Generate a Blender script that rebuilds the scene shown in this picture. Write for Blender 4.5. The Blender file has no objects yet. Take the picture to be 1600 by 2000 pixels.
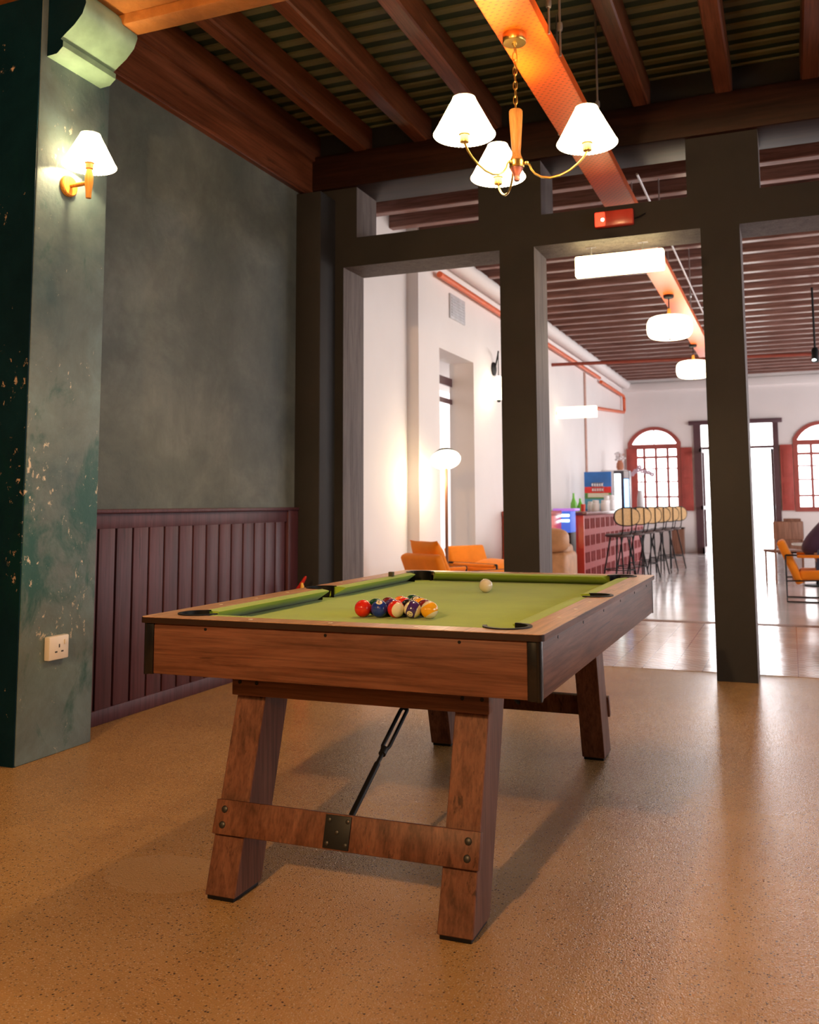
import bpy, bmesh, math, random
from mathutils import Vector, Matrix
from mathutils.geometry import tessellate_polygon
random.seed(7)
PI = math.pi
scene = bpy.context.scene
COL = scene.collection

# ------------------------------------------------------------------ materials
def new_mat(name):
    m = bpy.data.materials.new(name); m.use_nodes = True
    nt = m.node_tree
    return m, nt, nt.nodes['Principled BSDF']

def lk(nt, a, b): nt.links.new(a, b)

def coords(nt, scale=(1, 1, 1), kind='Object'):
    tc = nt.nodes.new('ShaderNodeTexCoord'); mp = nt.nodes.new('ShaderNodeMapping')
    mp.inputs['Scale'].default_value = scale
    lk(nt, tc.outputs[kind], mp.inputs['Vector'])
    return mp.outputs['Vector']

def noise(nt, vec, scale, detail=4, rough=.55, dist=0):
    n = nt.nodes.new('ShaderNodeTexNoise')
    n.inputs['Scale'].default_value = scale; n.inputs['Detail'].default_value = detail
    n.inputs['Roughness'].default_value = rough; n.inputs['Distortion'].default_value = dist
    lk(nt, vec, n.inputs['Vector'])
    return n.outputs['Fac']

def ramp(nt, fac, stops, interp='LINEAR'):
    r = nt.nodes.new('ShaderNodeValToRGB'); r.color_ramp.interpolation = interp
    el = r.color_ramp.elements
    while len(el) < len(stops): el.new(.5)
    for e, (p, c) in zip(el, stops):
        e.position = p; e.color = (c[0], c[1], c[2], 1) if not isinstance(c, (int, float)) else (c, c, c, 1)
    lk(nt, fac, r.inputs['Fac'])
    return r.outputs['Color']

def mixc(nt, fac, a, b, mode='MIX'):
    m = nt.nodes.new('ShaderNodeMix'); m.data_type = 'RGBA'; m.blend_type = mode
    for sock, v in ((m.inputs[0], fac), (m.inputs[6], a), (m.inputs[7], b)):
        if isinstance(v, (int, float)): sock.default_value = v
        elif isinstance(v, tuple): sock.default_value = (v[0], v[1], v[2], 1)
        else: lk(nt, v, sock)
    return m.outputs[2]

def mathn(nt, op, a, b=None):
    m = nt.nodes.new('ShaderNodeMath'); m.operation = op
    for sock, v in zip(m.inputs, (a, b)):
        if v is None: continue
        if isinstance(v, (int, float)): sock.default_value = v
        else: lk(nt, v, sock)
    return m.outputs[0]

def bump(nt, bs, height, strength=.2, dist=.01):
    b = nt.nodes.new('ShaderNodeBump'); b.inputs['Strength'].default_value = strength
    b.inputs['Distance'].default_value = dist
    lk(nt, height, b.inputs['Height']); lk(nt, b.outputs['Normal'], bs.inputs['Normal'])

def plain(name, col, rough=.5, metal=0, var=.12, scale=12, bmp=0, spec=.5, coat=0):
    m, nt, bs = new_mat(name)
    v = coords(nt)
    f = noise(nt, v, scale)
    lo = tuple(c * (1 - var) for c in col); hi = tuple(min(1, c * (1 + var)) for c in col)
    lk(nt, ramp(nt, f, [(.3, lo), (.7, hi)]), bs.inputs['Base Color'])
    bs.inputs['Roughness'].default_value = rough; bs.inputs['Metallic'].default_value = metal
    bs.inputs['Specular IOR Level'].default_value = spec
    bs.inputs['Coat Weight'].default_value = coat
    if bmp: bump(nt, bs, noise(nt, v, scale * 6), bmp, .004)
    return m

def emit(name, col, strength, base=(.8, .8, .8)):
    m, nt, bs = new_mat(name)
    bs.inputs['Base Color'].default_value = (*base, 1)
    bs.inputs['Emission Color'].default_value = (*col, 1)
    bs.inputs['Emission Strength'].default_value = strength
    bs.inputs['Roughness'].default_value = .5
    return m

def wood(name, axis, dark, mid, light, rough=.45, fine=1.0, bmp=.08, spec=.16):
    m, nt, bs = new_mat(name)
    sc = [13.0 * fine] * 3; sc[axis] = 1.1 * fine
    v = coords(nt, tuple(sc))
    a = noise(nt, v, 1.5, 7, .66, .5)
    sc2 = [75.0 * fine] * 3; sc2[axis] = 2.6 * fine
    b = noise(nt, coords(nt, tuple(sc2)), 1.5, 5, .65, .2)
    sc3 = [30.0 * fine] * 3; sc3[axis] = 1.6 * fine
    k = noise(nt, coords(nt, tuple(sc3)), 1.0, 6, .7, .3)
    base = ramp(nt, a, [(.30, dark), (.48, mid), (.70, light)])
    streak = ramp(nt, b, [(.36, .55), (.56, 1.0)])
    crack = ramp(nt, k, [(.335, .30), (.385, 1.0)])
    lk(nt, mixc(nt, .8, mixc(nt, .8, base, streak, 'MULTIPLY'), crack, 'MULTIPLY'), bs.inputs['Base Color'])
    bs.inputs['Roughness'].default_value = rough
    bs.inputs['Specular IOR Level'].default_value = spec
    bump(nt, bs, b, bmp, .002)
    return m

M = {}
WD = ((.072, .027, .015), (.132, .052, .031), (.195, .084, .053))
M['wood_x'] = wood('walnut laminate grain across', 0, *WD)
M['wood_y'] = wood('walnut laminate grain along', 1, *WD)
M['wood_z'] = wood('walnut laminate grain upright', 2, *WD)
M['rail_wood'] = wood('satin walnut rail', 1, (.40, .20, .10), (.50, .27, .15), (.60, .35, .21), .36, 1.0, .02, .8)
M['edge_dark'] = plain('dark rail edging', (.020, .009, .006), .5, spec=.2)
M['black'] = plain('black plastic', (.005, .0045, .006), .42, spec=.2)
M['trim_black'] = plain('glossy black corner moulding', (.005, .0045, .006), .22, spec=.4)
M['black_metal'] = plain('black painted steel', (.007, .0065, .007), .5, spec=.22)
M['bolt'] = plain('dark bolt', (.02, .018, .017), .4, .3)
M['sight'] = plain('pale rail sight', (.75, .68, .55), .3)
M['brass'] = plain('brushed brass', (.75, .50, .14), .28, 1, .08, 30)
M['honey_wood'] = wood('honey coloured turned wood', 2, (.36, .13, .03), (.50, .20, .05), (.62, .27, .08), .35, 1.5)
M['orange_wood'] = wood('orange stained turned wood', 2, (.55, .20, .03), (.70, .28, .045), (.8, .35, .07), .35, 1.5)
M['white_plastic'] = plain('ivory plastic', (.78, .72, .66), .35, 0, .03)
M['socket_hole'] = plain('socket hole dark', (.02, .02, .02), .6)

def cloth_mat(name, col, rough=.95, var=.1, sc=450):
    m, nt, bs = new_mat(name)
    v = coords(nt)
    f = noise(nt, v, 5, 5)
    g = noise(nt, v, sc, 2)
    base = ramp(nt, f, [(.3, tuple(c * (1 - var) for c in col)), (.7, tuple(c * (1 + var) for c in col))])
    lk(nt, mixc(nt, .35, base, ramp(nt, g, [(.3, .7), (.7, 1.0)]), 'MULTIPLY'), bs.inputs['Base Color'])
    bs.inputs['Roughness'].default_value = rough
    bs.inputs['Specular IOR Level'].default_value = .15
    bs.inputs['Sheen Weight'].default_value = .15
    bump(nt, bs, g, .15, .001)
    return m
M['felt'] = cloth_mat('lime green baize', (.285, .405, .036))
M['orange_cloth'] = cloth_mat('orange canvas', (.84, .24, .012), .85, .1, 250)
M['orange_cloth2'] = cloth_mat('orange velvet cushion', (.88, .235, .011), .85, .1, 250)
M['tan_leather'] = plain('tan leather', (.42, .21, .10), .45, 0, .18, 7, .25)
M['navy_cloth'] = cloth_mat('dark plum jersey', (.075, .042, .085), .9, .15, 200)
M['dark_denim'] = cloth_mat('dark denim', (.04, .04, .06), .9, .15, 200)
M['skin'] = plain('skin', (.45, .26, .17), .5, 0, .06, 20)
M['hair'] = plain('dark hair', (.02, .015, .012), .6)

# terrazzo of the near room
def terrazzo():
    m, nt, bs = new_mat('tan terrazzo')
    v = coords(nt)
    big = noise(nt, v, 1.3, 5, .6)
    base = ramp(nt, big, [(.3, (.38, .205, .075)), (.7, (.50, .28, .108))])
    def specks(scale, lo, hi, prob):
        vo = nt.nodes.new('ShaderNodeTexVoronoi'); vo.inputs['Scale'].default_value = scale
        lk(nt, v, vo.inputs['Vector'])
        inside = mathn(nt, 'LESS_THAN', vo.outputs['Distance'], .34)
        sep = nt.nodes.new('ShaderNodeSeparateColor'); lk(nt, vo.outputs['Color'], sep.inputs[0])
        return mathn(nt, 'MULTIPLY', inside, mathn(nt, 'LESS_THAN', sep.outputs[0], prob)), sep
    s1, sep1 = specks(120, 0, 0, .30)
    s2, sep2 = specks(190, 0, 0, .35)
    c = mixc(nt, mathn(nt, 'MULTIPLY', s1, .75), base, (.16, .095, .05))
    c = mixc(nt, mathn(nt, 'MULTIPLY', s2, .6), c, (.66, .50, .33))
    vo = nt.nodes.new('ShaderNodeTexVoronoi'); vo.inputs['Scale'].default_value = 95; lk(nt, v, vo.inputs['Vector'])
    sp = nt.nodes.new('ShaderNodeSeparateColor'); lk(nt, vo.outputs['Color'], sp.inputs[0])
    rare = mathn(nt, 'MULTIPLY', mathn(nt, 'LESS_THAN', sp.outputs[1], .07), mathn(nt, 'LESS_THAN', vo.outputs['Distance'], .3))
    c = mixc(nt, rare, c, (.07, .04, .025))
    # a smooth mended patch beside the near left leg
    sx = nt.nodes.new('ShaderNodeSeparateXYZ'); lk(nt, v, sx.inputs[0])
    dx = mathn(nt, 'DIVIDE', mathn(nt, 'ADD', sx.outputs['X'], 1.86), .22); dy = mathn(nt, 'DIVIDE', mathn(nt, 'SUBTRACT', sx.outputs['Y'], 2.47), .16)
    rr = mathn(nt, 'ADD', mathn(nt, 'ADD', mathn(nt, 'MULTIPLY', dx, dx), mathn(nt, 'MULTIPLY', dy, dy)), mathn(nt, 'MULTIPLY', noise(nt, v, 9, 4), .9))
    pm = mathn(nt, 'LESS_THAN', rr, 1.25)
    c = mixc(nt, mathn(nt, 'MULTIPLY', pm, .5), c, (.52, .32, .16))
    lk(nt, c, bs.inputs['Base Color'])
    bs.inputs['Roughness'].default_value = .09
    bs.inputs['Specular IOR Level'].default_value = .6
    h = mathn(nt, 'ADD', noise(nt, v, 210, 2, .5), mathn(nt, 'MULTIPLY', noise(nt, v, 90, 2), .5))
    bump(nt, bs, h, .85, .0042)
    return m
M['terrazzo'] = terrazzo()

def tiles():
    m, nt, bs = new_mat('worn patterned tiles')
    v = coords(nt)
    br = nt.nodes.new('ShaderNodeTexBrick'); br.offset = 0
    br.inputs['Scale'].default_value = 1; br.inputs['Brick Width'].default_value = .2; br.inputs['Row Height'].default_value = .2
    br.inputs['Mortar Size'].default_value = .004
    br.inputs['Color1'].default_value = (.50, .36, .29, 1); br.inputs['Color2'].default_value = (.60, .49, .42, 1)
    br.inputs['Mortar'].default_value = (.30, .2, .16, 1)
    lk(nt, v, br.inputs['Vector'])
    wv = nt.nodes.new('ShaderNodeTexChecker'); wv.inputs['Scale'].default_value = 20
    wv.inputs['Color1'].default_value = (1, 1, 1, 1); wv.inputs['Color2'].default_value = (.82, .72, .68, 1)
    lk(nt, v, wv.inputs['Vector'])
    c = mixc(nt, .8, br.outputs['Color'], wv.outputs['Color'], 'MULTIPLY')
    c = mixc(nt, .5, c, ramp(nt, noise(nt, v, 3, 5), [(.3, .7), (.7, 1.1)]), 'MULTIPLY')
    lk(nt, c, bs.inputs['Base Color'])
    bs.inputs['Roughness'].default_value = .15
    bump(nt, bs, noise(nt, v, 6, 4), .12, .01)
    return m
M['tiles'] = tiles()
def screed():
    m, nt, bs = new_mat('polished pale screed')
    v = coords(nt)
    lk(nt, ramp(nt, noise(nt, v, 1.2, 6, .6), [(.3, (.46, .41, .39)), (.7, (.62, .57, .56))]), bs.inputs['Base Color'])
    bs.inputs['Roughness'].default_value = .14; bs.inputs['Specular IOR Level'].default_value = .7
    bump(nt, bs, noise(nt, v, 5, 4), .25, .01)
    return m
M['screed'] = screed()

def plaster(name, lo, mid, hi, sc=1.4, rough=.62, bmp=.25):
    m, nt, bs = new_mat(name)
    v = coords(nt)
    f = noise(nt, v, sc, 8, .68, .35)
    g = noise(nt, v, sc * 4.5, 7, .68, .4)
    base = ramp(nt, f, [(.3, lo), (.5, mid), (.68, hi)])
    lk(nt, mixc(nt, .55, base, ramp(nt, g, [(.3, .68), (.7, 1.15)]), 'MULTIPLY'), bs.inputs['Base Color'])
    bs.inputs['Roughness'].default_value = rough
    bump(nt, bs, mathn(nt, 'ADD', g, mathn(nt, 'MULTIPLY', noise(nt, v, 40, 4), .2)), bmp, .02)
    return m
M['wall_green'] = plaster('troweled grey green plaster', (.058, .070, .062), (.095, .108, .094), (.150, .164, .142), 1.6)

def peeling(name, lo, mid, hi, teal, chip, spec=.3):
    m, nt, bs = new_mat(name)
    v = coords(nt)
    f = noise(nt, v, 1.8, 8, .66, .4)
    g = noise(nt, v, 6, 7, .68, .4)
    base = mixc(nt, .6, ramp(nt, f, [(.3, lo), (.5, mid), (.7, hi)]), ramp(nt, g, [(.3, .65), (.7, 1.15)]), 'MULTIPLY')
    sep = nt.nodes.new('ShaderNodeSeparateXYZ'); lk(nt, v, sep.inputs[0])
    band = mathn(nt, 'SUBTRACT', 1, mathn(nt, 'MINIMUM', 1, mathn(nt, 'ABSOLUTE', mathn(nt, 'DIVIDE', mathn(nt, 'SUBTRACT', sep.outputs['Z'], .95), .75))))
    st = noise(nt, coords(nt, (4, 4, 2.4)), 1.0, 7, .7, .5)
    tmask = ramp(nt, mathn(nt, 'ADD', mathn(nt, 'MULTIPLY', st, 1.0), mathn(nt, 'MULTIPLY', band, .14)), [(.57, 0.0), (.70, .85)])
    c = mixc(nt, tmask, base, teal)
    ch = noise(nt, coords(nt, (24, 24, 15)), 1.3, 8, .74, .3)
    cl = noise(nt, coords(nt, (3.2, 3.2, 2.2)), 1.0, 3, .5)
    cm = ramp(nt, mathn(nt, 'ADD', mathn(nt, 'ADD', ch, mathn(nt, 'MULTIPLY', band, .06)), mathn(nt, 'MULTIPLY', cl, .55)), [(.945, 0.0), (.955, 1.0)])
    c = mixc(nt, cm, c, chip)
    lk(nt, c, bs.inputs['Base Color'])
    bs.inputs['Roughness'].default_value = .5; bs.inputs['Specular IOR Level'].default_value = spec
    bump(nt, bs, mathn(nt, 'SUBTRACT', mathn(nt, 'ADD', g, mathn(nt, 'MULTIPLY', noise(nt, v, 45, 4), .15)), mathn(nt, 'MULTIPLY', cm, .5)), .3, .015)
    return m
M['pillar'] = peeling('peeling sage green plaster', (.062, .108, .118), (.130, .168, .165), (.165, .245, .255), (.015, .085, .075), (.58, .50, .38))
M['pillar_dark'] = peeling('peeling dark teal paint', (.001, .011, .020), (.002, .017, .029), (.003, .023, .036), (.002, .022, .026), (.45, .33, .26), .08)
M['corbel'] = plain('pale green gloss paint', (.20, .31, .22), .4, 0, .25, 6, .3)
M['partition'] = plaster('dark olive paint', (.0085, .0066, .0056), (.0115, .0092, .008), (.016, .013, .0116), 1.2, .7, .12)
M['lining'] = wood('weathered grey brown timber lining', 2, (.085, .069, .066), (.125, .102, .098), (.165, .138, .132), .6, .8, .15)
M['white_wall'] = plain('chalky white plaster', (.82, .775, .765), .8, 0, .025, 1.5, .05)
M['wains'] = wood('plum painted boards', 2, (.058, .018, .024), (.078, .025, .033), (.098, .034, .044), .42, .6, .06, .3)
M['beam_red'] = wood('dark red stained timber', 0, (.010, .003, .0018), (.019, .0055, .0032), (.033, .011, .006), .5, .6, .2)
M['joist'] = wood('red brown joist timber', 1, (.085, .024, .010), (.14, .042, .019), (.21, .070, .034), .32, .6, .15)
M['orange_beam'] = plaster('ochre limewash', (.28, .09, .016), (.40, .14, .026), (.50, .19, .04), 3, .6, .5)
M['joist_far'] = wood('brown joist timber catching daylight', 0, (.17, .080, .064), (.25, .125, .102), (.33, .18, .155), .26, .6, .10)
M['deck'] = plain('dark deck boards', (.035, .016, .012), .7, 0, .3, 3)
M['deck_green'] = plain('dark green steel deck', (.010, .026, .014), .6, 0, .35, 2)
M['deck_rib'] = plain('olive deck rib', (.120, .118, .064), .55, 0, .3, 2)
M['red_paint'] = plain('brick red paint', (.40, .065, .05), .5, 0, .15, 5)
M['red_frame'] = plain('oxide red window paint', (.36, .075, .06), .5, 0, .12, 5)
M['door_paint'] = plain('plum brown door paint', (.085, .035, .045), .45, 0, .12, 5)
M['red_bright'] = plain('scarlet enamel', (.62, .05, .025), .3, 0, .08, 5)
M['pipe_orange'] = plain('vermilion pipe paint', (.70, .12, .03), .4, 0, .08, 8)
M['pipe_white'] = plain('white conduit', (.72, .68, .68), .4, 0, .05)
M['steel'] = plain('galvanised steel', (.55, .53, .52), .3, .9, .1, 20)
M['cane'] = plain('woven cane', (.62, .38, .16), .6, 0, .2, 90, .4)
M['green_glass'] = plain('green bottle glass', (.16, .55, .06), .08, 0, .1)
M['clear_white'] = plain('white glazed ceramic', (.78, .76, .78), .15, 0, .04)
M['blue_face'] = plain('blue board face', (.02, .15, .50), .4, 0, .25, 3)
M['red_face'] = plain('red board band', (.75, .03, .03), .4)
M['teal_face'] = plain('teal board face', (.08, .36, .52), .4, 0, .2, 4)
M['white_face'] = plain('white lettering', (.85, .82, .84), .4)
M['green_face'] = plain('leaf green corner', (.10, .28, .06), .5)
M['cream_face'] = plain('cream banner', (.72, .66, .52), .5)
M['glow_white'] = emit('lit cold white panel', (.85, 1, 1), 3.0)
M['glow_blue'] = emit('lit blue panel', (.22, .50, 1), 1.6)
M['case_blue'] = emit('dim blue lit case', (.08, .22, 1), .35, (.03, .05, .2))
M['glow_violet'] = emit('lit violet panel', (.40, .16, .75), .35, (.4, .2, .6))
M['glow_cyan'] = emit('lit cyan tube', (.55, .95, 1), 4.0)
M['glow_sign'] = emit('lit sign panel', (1, .82, .40), 6.0, (.9, .85, .7))
M['glow_sign2'] = emit('dimmer lit sign panel', (1, .88, .62), 1.6, (.9, .85, .7))
M['glow_lamp'] = emit('lit opal glass', (1, .86, .58), 4.0, (.9, .85, .7))
M['glow_red'] = emit('lit red lens', (1, .05, .02), 1.5, (.5, .03, .02))
M['glow_dot'] = emit('lit indicator', (1, .65, .45), 12)
M['petal'] = plain('pale mauve petal', (.68, .50, .62), .5)
M['leaf'] = plain('dark leaf', (.05, .14, .04), .4)
M['terracotta'] = plain('terracotta pot', (.48, .18, .10), .7)
M['bin_wood'] = wood('reddish brown bin wood', 2, (.16, .07, .045), (.24, .11, .07), (.30, .15, .10), .5)
M['table_white'] = plain('white table top', (.72, .74, .74), .3)
M['pavement'] = plain('sunlit pavement', (.62, .62, .58), .9, 0, .1, 3)
M['ext_red'] = plain('extinguisher red', (.55, .015, .01), .25)
M['yellow'] = plain('yellow label', (.80, .42, .03), .4)
M['grey_vent'] = plain('pale grey grille', (.55, .56, .60), .45)

def shade_mat():
    m, nt, bs = new_mat('lit pleated fabric shade')
    out = nt.nodes['Material Output']
    tr = nt.nodes.new('ShaderNodeBsdfTranslucent'); tr.inputs['Color'].default_value = (.9, .8, .62, 1)
    em = nt.nodes.new('ShaderNodeEmission'); em.inputs['Color'].default_value = (1, .84, .55, 1); em.inputs['Strength'].default_value = 4.5
    ad = nt.nodes.new('ShaderNodeAddShader')
    lk(nt, tr.outputs[0], ad.inputs[0]); lk(nt, em.outputs[0], ad.inputs[1]); lk(nt, ad.outputs[0], out.inputs['Surface'])
    return m
M['shade'] = shade_mat()

def tray_mat():
    m, nt, bs = new_mat('perforated orange tray')
    v = coords(nt)
    br = nt.nodes.new('ShaderNodeTexBrick'); br.offset = .5
    br.inputs['Scale'].default_value = 1
    br.inputs['Brick Width'].default_value = .034; br.inputs['Row Height'].default_value = .026
    br.inputs['Mortar Size'].default_value = .0105; br.inputs['Mortar Smooth'].default_value = 0
    for k in ('Color1', 'Color2'): br.inputs[k].default_value = (.16, .03, .005, 1)
    br.inputs['Mortar'].default_value = (.80, .118, .003, 1)
    lk(nt, v, br.inputs['Vector'])
    lk(nt, br.outputs['Color'], bs.inputs['Base Color'])
    bs.inputs['Roughness'].default_value = .38
    return m
M['tray'] = tray_mat()
M['tray_side'] = plain('orange tray side', (.62, .09, .006), .4)

def pane_mat():
    m, nt, bs = new_mat('window pane glass')
    out = nt.nodes['Material Output']
    t = nt.nodes.new('ShaderNodeBsdfTransparent'); g = nt.nodes.new('ShaderNodeBsdfGlossy'); g.inputs['Roughness'].default_value = .02
    mx = nt.nodes.new('ShaderNodeMixShader'); mx.inputs[0].default_value = .05
    lk(nt, t.outputs[0], mx.inputs[1]); lk(nt, g.outputs[0], mx.inputs[2]); lk(nt, mx.outputs[0], out.inputs['Surface'])
    return m
M['pane'] = pane_mat()

# ------------------------------------------------------------------ mesh helpers
class B:
    """collects pieces of one mesh"""
    def __init__(s): s.bm = bmesh.new(); s.mi = 0
    def _faces(s, fs):
        for f in fs: f.material_index = s.mi
    def box(s, x0, x1, y0, y1, z0, z1, bev=0, mat=None, seg=2):
        t = bmesh.new()
        vs = [t.verts.new((x, y, z)) for x in (x0, x1) for y in (y0, y1) for z in (z0, z1)]
        for q in ((0, 1, 3, 2), (4, 6, 7, 5), (0, 4, 5, 1), (2, 3, 7, 6), (0, 2, 6, 4), (1, 5, 7, 3)): t.faces.new([vs[i] for i in q])
        if bev: bmesh.ops.bevel(t, geom=t.edges[:], offset=bev, segments=seg, affect='EDGES', profile=.5)
        s.merge(t, mat)
        return s
    def merge(s, t, mat=None):
        mp = {}
        for v in t.verts: mp[v] = s.bm.verts.new(mat @ v.co if mat else v.co)
        for f in t.faces:
            try: nf = s.bm.faces.new([mp[v] for v in f.verts]); nf.material_index = s.mi; nf.smooth = f.smooth
            except ValueError: pass
        t.free()
    def prism(s, poly, axis, a0, a1, mat=None):
        """poly in the two remaining axes (in x,y,z order), extruded along axis"""
        def P(p, a):
            c = [0, 0, 0]; o = [i for i in range(3) if i != axis]
            c[o[0]], c[o[1]], c[axis] = p[0], p[1], a
            v = Vector(c)
            return mat @ v if mat else v
        lo = [s.bm.verts.new(P(p, a0)) for p in poly]; hi = [s.bm.verts.new(P(p, a1)) for p in poly]
        n = len(poly); fs = []
        for i in range(n): fs.append(s.bm.faces.new((lo[i], lo[(i + 1) % n], hi[(i + 1) % n], hi[i])))
        fs.append(s.bm.faces.new(lo[::-1])); fs.append(s.bm.faces.new(hi)); s._faces(fs)
        return s
    def tube(s, pts, r, seg=10, closed=False, flat=1.0):
        pts = [Vector(p) for p in pts]; n = len(pts); rings = []
        rr = r if isinstance(r, (list, tuple)) else [r] * n
        prev = None
        for i, p in enumerate(pts):
            if closed: d = (pts[(i + 1) % n] - pts[i - 1])
            else: d = (pts[min(i + 1, n - 1)] - pts[max(i - 1, 0)])
            d.normalize()
            if prev is None:
                u = d.orthogonal().normalized()
            else:
                u = prev - d * prev.dot(d)
                u = u.normalized() if u.length > 1e-6 else d.orthogonal().normalized()
            prev = u; w = d.cross(u)
            rings.append([s.bm.verts.new(p + rr[i] * (math.cos(2 * PI * k / seg) * u + flat * math.sin(2 * PI * k / seg) * w)) for k in range(seg)])
        fs = []
        for i in range(n if closed else n - 1):
            a, b = rings[i], rings[(i + 1) % n]
            for k in range(seg): fs.append(s.bm.faces.new((a[k], a[(k + 1) % seg], b[(k + 1) % seg], b[k])))
        if not closed:
            fs.append(s.bm.faces.new(rings[0][::-1])); fs.append(s.bm.faces.new(rings[-1]))
        s._faces(fs)
        return s
    def lathe(s, prof, seg=24, mat=None, cap=True, pleat=0, npl=0):
        """prof: (r, z) list about z"""
        rings = []
        for (r, z) in prof:
            ring = []
            for k in range(seg):
                a = 2 * PI * k / seg
                q = r * (1 + (pleat * (1 if k % 2 else -1) if npl else 0))
                v = Vector((q * math.cos(a), q * math.sin(a), z))
                ring.append(s.bm.verts.new(mat @ v if mat else v))
            rings.append(ring)
        fs = []
        for i in range(len(rings) - 1):
            for k in range(seg): fs.append(s.bm.faces.new((rings[i][k], rings[i][(k + 1) % seg], rings[i + 1][(k + 1) % seg], rings[i + 1][k])))
        if cap:
            if prof[0][0] > 1e-6: fs.append(s.bm.faces.new(rings[0][::-1]))
            if prof[-1][0] > 1e-6: fs.append(s.bm.faces.new(rings[-1]))
        s._faces(fs)
        return s
    def ell(s, c, r, seg=24, rings=14, e=1.0, mat=None):
        """(super)ellipsoid: e<1 boxy pillow"""
        def pw(x): return math.copysign(abs(x) ** e, x)
        c = Vector(c); rows = []
        for i in range(rings + 1):
            t = -PI / 2 + PI * i / rings
            row = []
            for k in range(seg):
                a = 2 * PI * k / seg
                v = Vector((r[0] * pw(math.cos(t)) * pw(math.cos(a)), r[1] * pw(math.cos(t)) * pw(math.sin(a)), r[2] * pw(math.sin(t))))
                v = (mat @ v if mat else v) + c
                row.append(s.bm.verts.new(v))
            rows.append(row)
        fs = []
        for i in range(rings):
            for k in range(seg): fs.append(s.bm.faces.new((rows[i][k], rows[i][(k + 1) % seg], rows[i + 1][(k + 1) % seg], rows[i + 1][k])))
        s._faces(fs)
        return s
    def plate(s, outer, holes, z0, z1):
        """flat plate in XY with holes"""
        loops = [[Vector((p[0], p[1], 0)) for p in l] for l in [outer] + holes]
        tris = tessellate_polygon(loops)
        flat = [p for l in loops for p in l]
        lo = [s.bm.verts.new((p.x, p.y, z0)) for p in flat]; hi = [s.bm.verts.new((p.x, p.y, z1)) for p in flat]
        fs = []
        for t in tris:
            fs.append(s.bm.faces.new([hi[i] for i in t])); fs.append(s.bm.faces.new([lo[i] for i in reversed(t)]))
        k = 0
        for l in loops:
            n = len(l)
            for i in range(n):
                a, b = k + i, k + (i + 1) % n
                fs.append(s.bm.faces.new((lo[a], lo[b], hi[b], hi[a])))
            k += n
        s._faces(fs)
        return s
    def build(s, name, mats, parent=None, smooth=True, angle=35, loc=None):
        bmesh.ops.remove_doubles(s.bm, verts=s.bm.verts[:], dist=1e-6)
        bmesh.ops.recalc_face_normals(s.bm, faces=s.bm.faces[:])
        me = bpy.data.meshes.new(name); s.bm.to_mesh(me); s.bm.free()
        for m in (mats if isinstance(mats, (list, tuple)) else [mats]): me.materials.append(m)
        if smooth:
            for p in me.polygons: p.use_smooth = True
            me.set_sharp_from_angle(angle=math.radians(angle))
        o = bpy.data.objects.new(name, me); COL.objects.link(o)
        if parent: o.parent = parent
        if loc: o.location = loc
        return o

def tag(o, label, cat, group=None):
    o['label'] = label; o['category'] = cat
    if group: o['group'] = group
    return o
def thing(name, label, cat, loc=(0, 0, 0), rz=0, group=None):
    o = bpy.data.objects.new(name, None); COL.objects.link(o)
    o.location = loc; o.rotation_euler = (0, 0, rz); o.empty_display_size = .1
    return tag(o, label, cat, group)
def struct(o): o['kind'] = 'structure'; return o
def dup(root, loc, rz, label, group=None):
    r = root.copy(); COL.objects.link(r); r.location = loc; r.rotation_euler = (0, 0, rz); r['label'] = label
    if group: r['group'] = group
    for ch in list(root.children):
        c = ch.copy(); COL.objects.link(c); c.parent = r
        for g in list(ch.children):
            d = g.copy(); COL.objects.link(d); d.parent = c
    return r
def sbox(name, mat, *a, **k):
    return struct(B().box(*a, **k).build(name, mat, smooth=bool(k.get('bev'))))

# ------------------------------------------------------------------ camera
CAM_H = 1.1285
cd = bpy.data.cameras.new('camera'); cam = bpy.data.objects.new('camera', cd); COL.objects.link(cam); scene.camera = cam
yaw, pitch, roll = .3702, .1003, -.0069
fw = Vector((-math.sin(yaw) * math.cos(pitch), math.cos(yaw) * math.cos(pitch), math.sin(pitch)))
r0 = Vector((math.cos(yaw), math.sin(yaw), 0)); u0 = r0.cross(fw)
rt = math.cos(roll) * r0 + math.sin(roll) * u0; up = -math.sin(roll) * r0 + math.cos(roll) * u0
cam.matrix_world = Matrix(((rt.x, up.x, -fw.x, 0), (rt.y, up.y, -fw.y, 0), (rt.z, up.z, -fw.z, CAM_H), (0, 0, 0, 1)))
cd.sensor_fit = 'HORIZONTAL'; cd.sensor_width = 36; cd.lens = 1796.35 / 1600 * 36
cd.shift_x = (800 - 842.46) / 1600; cd.shift_y = (804.88 - 1000) / 1600
cd.clip_start = .05; cd.clip_end = 200
cd.dof.use_dof = True; cd.dof.focus_distance = 3.0; cd.dof.aperture_fstop = 6.5

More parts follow.
